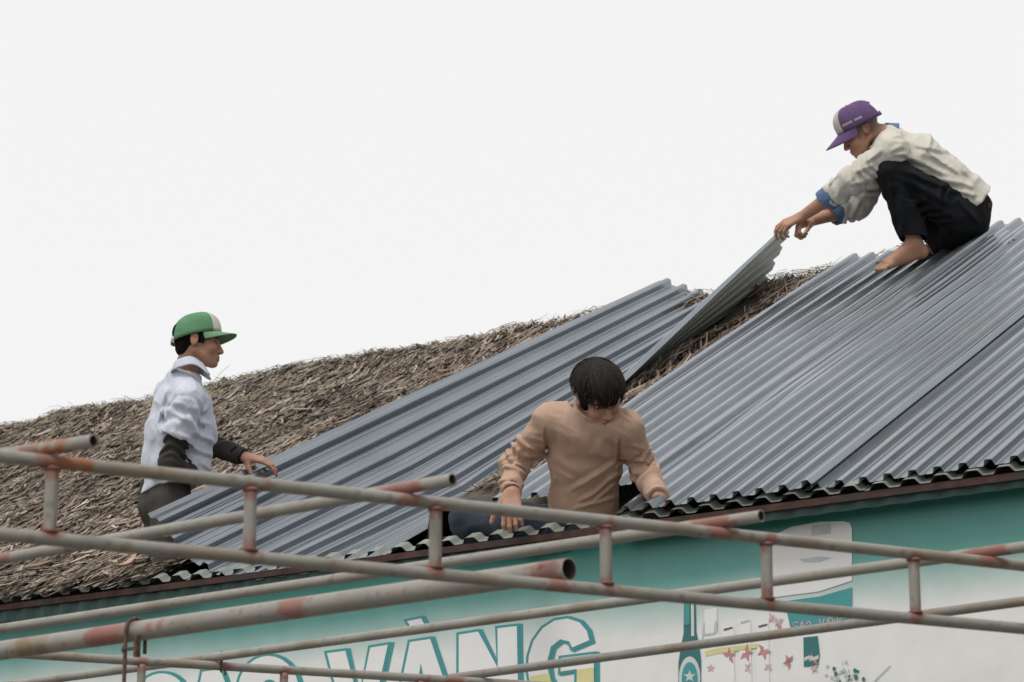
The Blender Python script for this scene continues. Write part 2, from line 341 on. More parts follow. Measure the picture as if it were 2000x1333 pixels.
# new roof sheets already laid on the right
NP = .1; 
def laid(a0, b0, b1, c0, bend, skew=0., nr_=11):
    def S(w_, l_):
        a = a0+w_+skew*l_; b = b0+l_
        c = c0 + bend(w_, l_) + .012*(n2(a*1.2, b*.5, 21)-.5) + .005*(n2(a*5, b*1.6, 22)-.5) - .008*np.exp(-(((a+.25)/.22)**2+((b-2.9)/.35)**2)) - .007*np.exp(-(((a-.45)/.25)**2+((b-3.1)/.3)**2))
        return RF(a, b, c)
    return corrugated('roof_sheet', S, profile(NP, nr_, .024, .25, .47), b1-b0, 48, house, [M['sheet'], M['sheet_under'], M['edge']])
SH = [laid(-.88, .40, 4.12, -.004, lambda w_, l_: .038*np.exp(-w_/.16)*sst(l_, .3, 1.6)*(1-.5*sst(l_, 3.0, 4.0))-.02*sst(l_, 2.2, 3.4)*np.exp(-((w_-.5)/.25)**2), -.012),
      laid(-.13, .36, 4.25, .008, lambda w_, l_: .012*np.exp(-w_/.08)-.035*sst(w_, .10, .2)*(1-sst(l_, .3, 1.2))-.012*sst(w_, .2, .4), 0, 3),
      laid(.03, -.036, 3.96, .013, lambda w_, l_: .026*np.exp(-(.9-w_)/.035), 0, 9), laid(.86, -.030, 4.0, .004, lambda w_, l_: 0*w_),
      laid(1.90, -.036, 4.0, .010, lambda w_, l_: 0*w_), laid(2.95, -.036, 4.0, .016, lambda w_, l_: 0*w_)]
# screws on the laid sheets
sc_m = None
def dome(c, r, nrm):
    n_ = np.asarray(nrm); t1 = np.cross(n_, Ee); t1 /= np.linalg.norm(t1); t2 = np.cross(n_, t1); V = []; F = []
    for j, (rr, hh) in enumerate(((1.6,0),(1.6,.25),(.8,.3),(.75,.9),(.4,1.0))):
        for i in range(8): an = i*math.pi/4; V.append(c+(t1*math.cos(an)+t2*math.sin(an))*r*rr+n_*r*hh)
    for j in range(4):
        for i in range(8): F.append([j*8+i, j*8+(i+1) % 8, (j+1)*8+(i+1) % 8, (j+1)*8+i])
    F.append([32+i for i in range(8)]); return V, F
for (x, y, par) in ((1978,463,1),(1712,508,0),(1955,470,2)):
    a, b, c = on_roof(x, y, .05); V, F = dome(RF(a, b, .03), .007, Nn); link('screw', mesh_np('screw', V, F), M['iron'], SH[par])
# ------------------------------------------------------------------ loose sheet
ls = corrugated('corrugated_sheet', loose, profile(.104, NL, .031, .24, .50), LS, 60, None, [M['sheet'], M['sheet_under'], M['edge']])
tag(ls, 'loose grey corrugated metal sheet held and tilted up by two workers', 'metal sheet')
# ------------------------------------------------------------------ shop sign (printed panel under the eave)
S0 = O + SGN*Hh
def sp(x, y, off=0.):                                  # a photo pixel on the sign's plane
    r = ray(x, y); nrm = -Hh; t = ((S0+nrm*off-CAM)@nrm)/(r@nrm); return CAM+r*t
def sign_mat(name, top, mid, low, z0, z1, z2, rough=.35):
    m = bpy.data.materials.new(name); m.use_nodes = True; N = m.node_tree.nodes; L = m.node_tree.links; p = N['Principled BSDF']
    p.inputs['Roughness'].default_value = rough
    geo = N.new('ShaderNodeNewGeometry'); sx = N.new('ShaderNodeSeparateXYZ'); L.new(geo.outputs['Position'], sx.inputs[0])
    nz = N.new('ShaderNodeTexNoise'); nz.inputs['Scale'].default_value = 1.6; nz.inputs['Detail'].default_value = 3; L.new(geo.outputs['Position'], nz.inputs[0])
    md = N.new('ShaderNodeMath'); md.operation = 'MULTIPLY_ADD'; L.new(nz.outputs[0], md.inputs[0]); md.inputs[1].default_value = .10; L.new(sx.outputs[2], md.inputs[2])
    mr = N.new('ShaderNodeMapRange'); mr.inputs[1].default_value = z0+.05; mr.inputs[2].default_value = z2+.05; L.new(md.outputs[0], mr.inputs[0])
    cr = N.new('ShaderNodeValToRGB'); e = cr.color_ramp.elements; e[0].color = (*top,1); e[1].color = (*low,1)
    k = cr.color_ramp.elements.new((z1-z0)/(z2-z0)); k.color = (*mid,1); L.new(mr.outputs[0], cr.inputs[0])
    n3 = N.new('ShaderNodeTexNoise'); n3.inputs['Scale'].default_value = 9; n3.inputs['Detail'].default_value = 8; L.new(geo.outputs['Position'], n3.inputs[0])
    m2 = N.new('ShaderNodeMapRange'); m2.inputs[3].default_value = .88; m2.inputs[4].default_value = 1.08; L.new(n3.outputs[0], m2.inputs[0])
    mm = N.new('ShaderNodeMix'); mm.data_type = 'RGBA'; mm.blend_type = 'MULTIPLY'; mm.inputs[0].default_value = 1
    L.new(cr.outputs[0], mm.inputs[6]); L.new(m2.outputs[0], mm.inputs[7]); L.new(mm.outputs[2], p.inputs['Base Color'])
    return m
zt, zm, zl = sp(1500,1000)[2], sp(1500,1110)[2], sp(1300,1238)[2]
M['sign'] = sign_mat('sign_print', (.035,.23,.20), (.13,.40,.35), (.80,.80,.775), zt, zm, zl)
M['s_teal'] = mat('print_teal', (.055,.30,.31), .4, var=.06, vscale=6)
M['s_dteal'] = mat('print_dark_teal', (.03,.16,.16), .4, var=.1, vscale=12)
M['s_white'] = mat('print_white', (.80,.80,.78), .4, var=.04, vscale=5)
M['s_pale'] = mat('print_pale', (.60,.63,.61), .4, var=.08, vscale=14)
M['s_yel'] = mat('print_yellow', (.68,.63,.30), .4, var=.08, vscale=8)
M['s_red'] = mat('print_faded_red', (.52,.24,.22), .4, var=.35, vscale=30)
M['s_pink'] = mat('print_faded_pink', (.62,.42,.40), .4, var=.2, vscale=30)
M['s_grey'] = mat('print_grey', (.50,.54,.55), .4, var=.1, vscale=20)
M['s_dark'] = mat('print_dark', (.08,.11,.13), .4)
sign = empty('shop_sign', sp(1000, 1333), 'long teal and white printed sign reading SAO VÀNG under the eave', 'sign')
tl, tr = sp(-1800, 1512), sp(2700, 815)
mb = MB(); A_ = sp(0, 1231); B_ = sp(2000, 924); d_ = (B_-A_)/np.linalg.norm((B_-A_)[:2])
tl, tr = A_-d_*3.5, B_+d_*1.2; bot = 1.4
bl, br = np.array([tl[0],tl[1],bot]), np.array([tr[0],tr[1],bot]); bk = Hh*.03
mb.quad(tl, bl, br, tr); mb.quad(tl+bk, tr+bk, br+bk, bl+bk); mb.quad(tl, tr, tr+bk, tl+bk); mb.quad(bl, bl+bk, br+bk, br); mb.quad(tl, tl+bk, bl+bk, bl); mb.quad(tr, br, br+bk, tr+bk)
mb.build('panel', M['sign'], sign)
def unit2(v): return v/max(np.linalg.norm(v), 1e-6)
def offset_poly(P, d):
    P = np.asarray(P, float); n = len(P); area = .5*np.sum(P[:,0]*np.roll(P[:,1],-1)-np.roll(P[:,0],-1)*P[:,1]); sg = 1 if area > 0 else -1
    out = []
    for i in range(n):
        p0, p1, p2 = P[i-1], P[i], P[(i+1) % n]; e1 = (p1-p0)/max(np.linalg.norm(p1-p0),1e-6); e2 = (p2-p1)/max(np.linalg.norm(p2-p1),1e-6)
        n1 = np.array([e1[1],-e1[0]])*sg; n2_ = np.array([e2[1],-e2[0]])*sg; b = n1+n2_; l = np.dot(b,b)
        cx = e1[0]*e2[1]-e1[1]*e2[0]
        if l < .35 and cx*sg < 0: out.append(p1+unit2(b)*d*1.6)
        elif l < .35: out.append(p1+n1*d); out.append(p1+n2_*d)
        else: out.append(p1+b*(2*d/max(l,.9)))
    return np.array(out)
def flat(name, P, off, m, parent=None):
    V = [sp(x, y, off) for x, y in P]; nrm = Vector(-Hh)
    from mathutils.geometry import tessellate_polygon
    tris = tessellate_polygon([[Vector(v) for v in V]])
    F = []
    for a, b, c in tris:
        nn = (Vector(V[b])-Vector(V[a])).cross(Vector(V[c])-Vector(V[a])); F.append([a,b,c] if nn.dot(nrm) > 0 else [a,c,b])
    return link(name, mesh_np(name, V, F), m, parent or sign)
zz = lambda P: [(500+x/2.7778, 1120+y/2.7778) for x, y in P]
LET = {}
V_ = zz([(385,435),(485,422),(557,700),(620,405),(715,390),(610,870),(500,885)])
AA_ = zz([(835,375),(945,358),(1090,790),(985,805),(958,715),(868,728),(850,822),(740,838)])
GR_ = zz([(820,262),(895,246),(925,300),(850,308)])
N_ = zz([(1100,335),(1205,318),(1312,515),(1310,300),(1415,288),(1424,735),(1325,750),(1205,540),(1207,767),(1100,782)])
G_ = zz([(1808,365),(1795,315),(1755,268),(1690,247),(1620,258),(1555,300),(1505,370),(1480,450),(1475,530),(1490,620),(1540,700),(1640,740),(1750,720),(1835,660),(1832,440),(1655,462),(1652,535),(1740,522),(1740,600),(1690,640),(1630,630),(1590,570),(1580,480),(1600,400),(1650,360),(1700,372),(1715,405)])
el = lambda cx, cy, rx, ry, n=28, a0=0, a1=2*math.pi: [(cx+rx*math.cos(a0+(a1-a0)*i/n), cy+ry*math.sin(a0+(a1-a0)*i/n)) for i in range(n if a1-a0 > 6 else n+1)]
O_ = el(524, 1352, 60, 70)
A2_ = [(395,1313),(430,1308),(488,1462),(452,1467),(443,1440),(408,1445),(398,1475),(360,1480)]
S_ = el(316, 1362, 48, 46, 18, math.radians(-15), math.radians(-260)) + [(305,1415),(350,1425),(345,1450),(270,1452),(262,1480),(330,1500),(395,1470),(392,1420),(300,1385),(290,1362),(318,1350),(340,1362)]
for nm, P in (('S', S_), ('A', A2_), ('O', O_), ('V', V_), ('A', AA_), ('`', GR_), ('N', N_), ('G', G_)):
    lt = flat('letter', offset_poly(np.array(P)+[5.5, 1.5], 6), .0022, M['s_teal'])
    flat('letter_outline', offset_poly(P, 5), .0034, M['s_teal'], lt)
    flat('letter_face', P, .005, M['s_white'], lt)
    if nm == 'O': flat('letter_counter', el(526, 1356, 20, 28), .0065, M['s_teal'], lt)
    if nm == 'G':
        flat('letter_shade', zz([(1485,560),(1592,545),(1600,585),(1650,632),(1690,638),(1740,600),(1740,526),(1832,512),(1835,660),(1750,718),(1640,738),(1540,698),(1492,620)]), .0065, M['s_yel'], lt)
    if nm == 'A': 
        c = zz([(893,488),(925,640),(870,648)]) if P is AA_ else [(414,1362),(430,1410),(407,1414)]
        flat('letter_counter', c, .0065, M['s_teal'], lt)
    if nm == 'N': flat('letter_shade', zz([(1207,610),(1424,580),(1424,735),(1325,750),(1230,600)]), .0065, M['s_yel'], lt)
# printed mug, label and bottles
mug = flat('printed_mug', [(1508,1048),(1545,1030),(1600,1020),(1648,1019),(1660,1023),(1664,1034),(1664,1135),(1600,1156),(1508,1168)], .003, M['s_white'])
flat('mug_foam', [(1585,1028),(1622,1024),(1622,1043),(1585,1047)], .0045, M['s_grey'], mug)
flat('mug_streak', [(1560,1093),(1600,1088),(1625,1090),(1600,1098),(1572,1099)], .0045, M['s_grey'], mug)
lab = flat('printed_label', [(1532,1175),(1600,1166),(1664,1148),(1664,1216),(1545,1232)], .004, M['s_teal'])
ST = {'S':[[(1,.85),(.5,1),(0,.8),(.1,.55),(.9,.42),(1,.18),(.5,0),(0,.15)]], 'A':[[(0,0),(.5,1),(1,0)],[(.2,.35),(.8,.35)]], 'O':[[(.5,0),(0,.5),(.5,1),(1,.5),(.5,0)]],
      'V':[[(0,1),(.5,0),(1,1)]], 'N':[[(0,0),(0,1),(1,0),(1,1)]], 'G':[[(1,.8),(.5,1),(0,.5),(.5,0),(1,.2),(1,.45),(.6,.45)]], 'm':[[(0,0),(0,.6),(.5,.6),(.5,0)],[(.5,.6),(1,.6),(1,0)]],
      'o':[[(.5,0),(0,.3),(.5,.6),(1,.3),(.5,0)]], 'i':[[(.5,0),(.5,.6)]], '`':[[(.2,1.35),(.6,1.15)]], "'":[[(.7,.95),(1,.85),(.85,.6)]]}
def strokes(txt, x, y, wd, ht, slope, m, off, parent, lw=2.2, adv=1.35):
    for ch in txt:
        if ch != ' ' and ch in ST:
            mb = MB()
            for pl in ST[ch]:
                for (p, q_) in zip(pl[:-1], pl[1:]):
                    P0 = np.array([x+p[0]*wd, y-p[1]*ht-slope*p[0]*wd]); P1 = np.array([x+q_[0]*wd, y-q_[1]*ht-slope*q_[0]*wd]); d = (P1-P0)/np.linalg.norm(P1-P0); nn = np.array([d[1],-d[0]])*lw/2; d = d*lw*.3
                    mb.quad(*[sp(*v, off) for v in (P0-nn-d, P0+nn-d, P1+nn+d, P1-nn+d)])
            mb.build('letter', m, parent)
        if ch not in "`'": x += wd*adv; y -= slope*wd*adv
strokes('SAO VANG', 1549, 1231, 9.5, 15, .10, M['s_pink'], .0055, lab)
strokes('`', 1618, 1227, 9, 15, .1, M['s_pink'], .0055, lab)
strokes('moi', 1604, 1198, 8, 14, .10, M['s_white'], .0055, lab, 2.6); strokes("'", 1618, 1200, 8, 14, .1, M['s_white'], .0055, lab, 2)
def star(cx, cy, r, rot=-90, squash=1.): return [(cx+(r if i % 2 == 0 else r*.42)*math.cos(math.radians(rot+36*i)), cy+squash*(r if i % 2 == 0 else r*.42)*math.sin(math.radians(rot+36*i))) for i in range(10)]
bt = flat('printed_bottle', [(1336,1165),(1358,1162),(1360,1235),(1366,1262),(1369,1290),(1369,1430),(1325,1436),(1325,1296),(1329,1268),(1335,1238)], .003, M['s_dteal'])
flat('bottle_glint', [(1349,1168),(1355,1167),(1356,1243),(1350,1244)], .0045, M['s_pale'], bt)
flat('neck_band', [(1337,1165),(1347,1164),(1347,1220),(1336,1222)], .0045, M['s_teal'], bt)
flat('label_ring', el(1347,1325,21,42), .0045, M['s_pale'], bt); flat('label_disc', el(1347,1327,15.5,33), .006, M['s_teal'], bt); flat('label_star', star(1347,1322,12.5), .0075, M['s_pale'], bt)
b2_ = flat('printed_glass_bottle', [(1376,1192),(1400,1188),(1401,1232),(1410,1250),(1410,1420),(1372,1425),(1372,1256),(1375,1236)], .0025, M['s_white'])
flat('glass_edge', [(1373,1217),(1376,1216),(1376,1238),(1372,1254),(1370,1254)], .004, M['s_grey'], b2_); flat('glass_edge', [(1397,1214),(1401,1213),(1401,1235),(1396,1240),(1376,1243),(1376,1239),(1394,1236)], .004, M['s_grey'], b2_)
flat('bottle_star', star(1388,1306,9), .004, M['s_pink'], b2_)
for i, (x, y) in enumerate(((1422,1228),(1455,1214),(1490,1222))):
    bb_ = flat('printed_pale_bottle', [(x-11,y-2),(x+11,y-5),(x+12,y+60),(x+15,y+190),(x-14,y+192),(x-12,y+60)], .0026, M['s_white'])
    flat('bottle_cap', [(x-9,y+1),(x+8,y-3),(x+9,y),(x-8,y+5)], .0042, M['s_dark'] if i != 1 else M['s_grey'], bb_)
for i, (x, y, r, m) in enumerate(((1424,1282,14,'s_red'),(1457,1276,15,'s_red'),(1492,1272,15,'s_red'),(1541,1293,13,'s_red'),(1588,1290,12,'s_red'),(1505,1207,9,'s_pink'),(1520,1213,11,'s_pink'),(1462,1305,10,'s_pink'),(1500,1305,9,'s_pink'),(1521,1228,7,'s_red'),(1590,1305,9,'s_pink'))):
    s_ = star(x, y, r, -90+i*13, 1.25)
    for k in range(0, 10, 2):
        if (i*3+k) % 5 == 1: continue
        flat('star_point', [s_[k-1], s_[k], s_[(k+1) % 10], (x, y)], .0042, M[m])
flat('yellow_band', [(1376,1273),(1405,1266),(1480,1258),(1480,1266),(1410,1276),(1378,1283)], .0038, M['s_yel'])
can = flat('printed_can', [(1569,1246),(1597,1243),(1601,1280),(1598,1300),(1570,1303)], .003, M['s_dteal']); flat('can_wave', [(1571,1285),(1580,1281),(1590,1284),(1599,1280),(1599,1288),(1588,1291),(1578,1288),(1571,1293)], .0044, M['s_pale'], can)
for i in range(46):
    x, y = 1650+random.gauss(0,18), 1322+random.gauss(0,8); r = random.uniform(1.2,4)
    if abs(x-1650) < 6 and random.random() < .6: y -= random.uniform(0,26); r *= .8
    flat('splash_drop', el(x, y, r, r*random.uniform(.5,1.6), 7), .0025+.00006*i, M['s_grey'] if i % 3 else M['s_dteal'])
flat('straw_line', [(1706,1331),(1738,1300),(1740,1301),(1708,1333)], .003, M['s_grey'])
# ------------------------------------------------------------------ pipe frame in front of the sign
GREY = np.array([.295,.28,.245]); RED = np.array([.27,.11,.085]); RUST = np.array([.33,.12,.045]); BROWN = np.array([.22,.15,.08])
def tube(name, pts, r, parent, paint=(), open_end=True, seg=20, step=.012, wall=.0028, base=GREY, m=None, seed=0, grime=1.):
    pts = [np.asarray(p, float) for p in pts]; C = []
    for p, q_ in zip(pts[:-1], pts[1:]):
        k = max(2, int(np.linalg.norm(q_-p)/step)); C += [p+(q_-p)*i/k for i in range(k)]
    C.append(pts[-1]); C = np.array(C); n = len(C)
    T = np.gradient(C, axis=0); T /= np.linalg.norm(T, axis=1, keepdims=True)
    up = Zz if abs(T[0]@Zz) < .9 else Hh
    X = np.cross(T, up); X /= np.linalg.norm(X, axis=1, keepdims=True); Y = np.cross(X, T)
    an = np.arange(seg)*2*math.pi/seg; ring = np.cos(an)[None,:,None]*X[:,None]+np.sin(an)[None,:,None]*Y[:,None]
    wob = 1+.012*(vnoise(C*6, seed)-.5)
    Vo = C[:,None]+ring*r*wob[:,None,None]; Vi = C[:,None]+ring*(r-wall); V = np.concatenate([Vo.reshape(-1,3), Vi.reshape(-1,3)]); o = n*seg
    idx = np.arange(n*seg).reshape(n, seg); nx = np.roll(idx, -1, 1)
    q1 = np.stack([idx[:-1], nx[:-1], nx[1:], idx[1:]], -1).reshape(-1,4); F = [q1, q1[:, ::-1]+o]; mi = [np.zeros(len(q1)), np.ones(len(q1))]
    for e_, rev in ((0, True), (n-1, False)):
        a, b = idx[e_], nx[e_]; f = np.stack([a, b, b+o, a+o], -1); F.append(f[:, ::-1] if rev else f); mi.append(np.zeros(seg))
    P = Vo.reshape(-1,3); c = np.tile(base, (len(P),1))*(1+.16*(vnoise(P*14, seed+1)-.5)[:,None]+.10*(vnoise(P*60, seed+2)-.5)[:,None])
    g = sst(vnoise(P*9, seed+3), .66, .80)[:,None]*.45*grime; c = c*(1-g)+BROWN*g
    g = sst(vnoise(P*70, seed+6), .80, .88)[:,None]*.5; c = c*(1-g)+BROWN*.6*g
    for (x, rad, colr) in paint:
        d = np.linalg.norm(P-np.asarray(x), axis=1)/rad + .9*(vnoise(P*38, seed+4)-.5) + .5*(vnoise(P*120, seed+5)-.5)
        g = (1-sst(d, .68, .92))[:,None]*.78; c = c*(1-g)+np.asarray(colr)*g
    me = mesh_np(name, V, np.concatenate(F), np.concatenate(mi), np.concatenate([c, c]))
    return link(name, me, [m or M['pipe'], M['pipe_in']], parent, True)
ZT = CAM[2]+1.2; RR = .0155                              # top rail height, tube radius
frame = empty('pipe_frame', on_z(1000, 1000, ZT)*[1,1,0], 'grey welded steel pipe frame with short rungs, red primer at its joints', 'pipe frame')
def lerp2(p, q_, x): return (x, p[1]+(q_[1]-p[1])*(x-p[0])/(q_[0]-p[0]))
tr0, tr1 = on_z(-260, 864.2, ZT), on_z(2520, 1162, ZT)
lowz = ZT-.172
TOPL = lambda x: on_z(*lerp2((0,892),(2000,1106),x), ZT)
xs_r = [103, 490, 851, 1183, 1496, 1784]
dirr = (tr1-tr0)/np.linalg.norm(tr1-tr0)
RG = [TOPL(x) for x in xs_r]; RG = [RG[0]-(RG[1]-RG[0])] + RG + [RG[-1]+(RG[-1]-RG[-2]), RG[-1]+2*(RG[-1]-RG[-2])]
J1 = [TOPL(x) for x in (110, 795, 1405, 1935)]
dn = np.array([0,0,.172])
t_a, t_b = RG[0]-dirr*.1, RG[-1]+dirr*.1
tube('rail', [t_a, t_b], RR, frame, [(p-Zz*RR, .032, RED) for p in RG]+[(p+Zz*.01, .05, RED) for p in J1]+[(J1[0]+dirr*.035, .05, RUST),(J1[0]+dirr*.06, .03, RUST),(TOPL(300), .02, BROWN),(TOPL(490)+dirr*.03, .025, RED)], seed=1)
tube('rail', [t_a-dn, t_b-dn], RR, frame, [(p-dn+Zz*RR, .034, RED) for p in RG]+[(TOPL(170)-dn+dirr*.09, .026, BROWN),(TOPL(1090)-dn, .04, RED),(TOPL(800)-dn, .014, RED)], seed=2)
def weld(p, d, seed):                                  # lumpy weld bead round the end of a rung
    an = np.linspace(0, 2*math.pi, 15); x_ = dirr; y_ = np.cross(d, x_); pts = [p+(x_*math.cos(a)+y_*math.sin(a))*RR*1.02*(1+.08*math.sin(a*5+seed)) for a in an]
    tube('weld_bead', pts, .0042, frame, (), seg=7, step=.004, wall=.002, base=RED*.75, seed=seed)
for i, p in enumerate(RG):
    tube('rung', [p-Zz*.011, p-dn+Zz*.011], RR*.97, frame, [(p, .045, RED),(p-dn, .045, RED)], seed=3+i); weld(p-Zz*(RR+.001), Zz, i); weld(p-dn+Zz*(RR+.001), Zz, i+40)
PZ = ZT+2*RR
def purlin(p_end, p_far, k, ext, seed, extra=()):
    a, b = on_z(*p_end, PZ), on_z(*p_far, PZ); d = (b-a)/np.linalg.norm(b-a)
    return tube('purlin', [a, b+d*ext], RR, frame, [(k, .055, RED), (k+d*.05, .05, RED), (k-d*.03, .03, RED)]+list(extra), seed=seed), d
purlin((183,862.5), (-60,900), J1[0]+Zz*RR, 1.6, 20, [(J1[0]+Zz*.02, .06, RUST)])
_, dP = purlin((884,938), (0,1093), J1[1]+Zz*RR, .8, 21, [(on_z(10,1091,PZ), .05, RED),(on_z(140,1068,PZ), .03, RED)])
purlin((1487,1009), (0,1229), J1[2]+Zz*RR, .8, 22)
purlin((2120,1053), (48,1335), J1[3]+Zz*RR, .3, 23, [(on_z(425,1287,PZ), .06, RED*1.1)])
# second truss further back
T2 = lambda x: on_z(*lerp2((103,1282),(810,1325),x), ZT)
q0, q1_ = T2(-150), T2(1600); d2 = (q1_-q0)/np.linalg.norm(q1_-q0); G2 = [T2(277), T2(555)]; st = G2[1]-G2[0]; G2 = [G2[0]-st]+G2+[G2[1]+st, G2[1]+2*st]
tube('rail', [G2[0]-d2*.2, G2[-1]+d2*.3], RR, frame, [(p-Zz*RR, .035, RED) for p in G2]+[(T2(438), .03, RED),(T2(890), .06, RED)], seed=30)
tube('rail', [G2[0]-d2*.2-dn, G2[-1]+d2*.3-dn], RR, frame, [(p-dn, .035, RED) for p in G2], seed=31)
for i, p in enumerate(G2): tube('rung', [p-Zz*.011, p-dn+Zz*.011], RR*.97, frame, [(p, .05, RED)], seed=32+i)
tube('purlin', [on_z(2150,1155,PZ), on_z(880,1325,PZ)], RR, frame, [(T2(900)+Zz*RR, .06, RED),(T2(900)+Zz*RR+.08*Ee, .03, RED)], seed=40, base=GREY*.82)
for p in (RG[0], RG[-1], G2[0], G2[-1]): tube('post', [p-dn-Zz*.0, np.array([p[0],p[1],0.0])], .024, frame, [(p-dn, .08, RED)], seed=45, step=.03)
# thick pipe resting on the lower rail
RB = .0285; BZ = lowz+RR+RB
pe, pf = on_z(1112,1113,BZ), on_z(0,1272,BZ); dB = (pf-pe)/np.linalg.norm(pf-pe)
def onB(x): return on_z(*lerp2((1112,1113),(0,1272),x), BZ)
near = -np.cross(dB, Zz); near = near if near[1] < 0 else -near
big = tube('thick_pipe', [pe, pf+dB*1.4], RB, None, [(pe+dB*.06+near*.02, .055, RED),(onB(216)+near*.01, .06, RED*1.1),(onB(236)+near*.01, .05, RED*1.1),(onB(198)+near*.015, .05, RED),(onB(583)+near*.01, .055, RED*1.1),(onB(307)+near*.02, .018, RED*1.15),(onB(325)+near*.022+Zz*.005, .02, RED*1.15),(onB(618)+near*.02+Zz*.012, .012, RED*1.2),(onB(60), .05, BROWN),(onB(1070)+near*.026+Zz*.01, .010, RUST*.2),(onB(85)+near*.02-Zz*.02, .03, BROWN)], seed=50, seg=32)
tag(big, 'thick grey steel pipe with red paint patches and an open end', 'pipe')
for p_ in (pe+dB*.035,):
    c_ = MB(); c_.box(p_-Zz*(RB+.004), dB*.012, near*.010, Zz*.006); c_.build('bracket', M['iron'], big)
# rusty hook over the thick pipe
hk = onB(265); C_ = hk; pts = []
f = near; rho = RB+.0075
pts = [C_+f*rho-Zz*.30, C_+f*rho-Zz*.02] + [C_+(f*math.cos(a)+Zz*math.sin(a))*rho for a in np.linspace(.1, math.pi*1.02, 12)] + [C_-f*rho-Zz*.06]
hook = tube('iron_hook', pts, .0058, None, (), seg=10, step=.008, base=np.array([.13,.055,.045]), m=M['iron'], wall=.004)
tag(hook, 'rusty round-bar hook hanging over the thick red-patched pipe', 'hook')
mb = MB(); xb = -dB
mb.box(C_+f*(rho)-Zz*.055+xb*.019, xb*.026, f*.004, Zz*.0045); mb.build('hook_bolt', M['iron'], hook)
mb = MB(); mb.box(C_+f*(rho-.002)-Zz*.05+xb*.048, xb*.006, f*.008, Zz*.030); mb.build('hook_plate', M['iron'], hook)
V, F = dome(C_+f*(rho+.004)-Zz*.055, .007, f); link('bolt_head', mesh_np('bolt_head', V, F), M['iron'], hook)
# wire tie where a purlin crosses the rear truss
wt = T2(432); pts = [wt+(np.array([0,-1,0])*math.cos(a)*(RR+.004)+Zz*(math.sin(a)*(RR*2+.004)+RR)) for a in np.linspace(0, 2*math.pi, 16)] + [wt+np.array([.015,-.022,-.02]), wt+np.array([.018,-.022,-.035])]
tie = tube('wire_tie', pts, .0035, None, (), seg=8, step=.006, m=M['iron'], wall=.002); tag(tie, 'thin rusty wire looped round a purlin at the rear truss', 'wire')
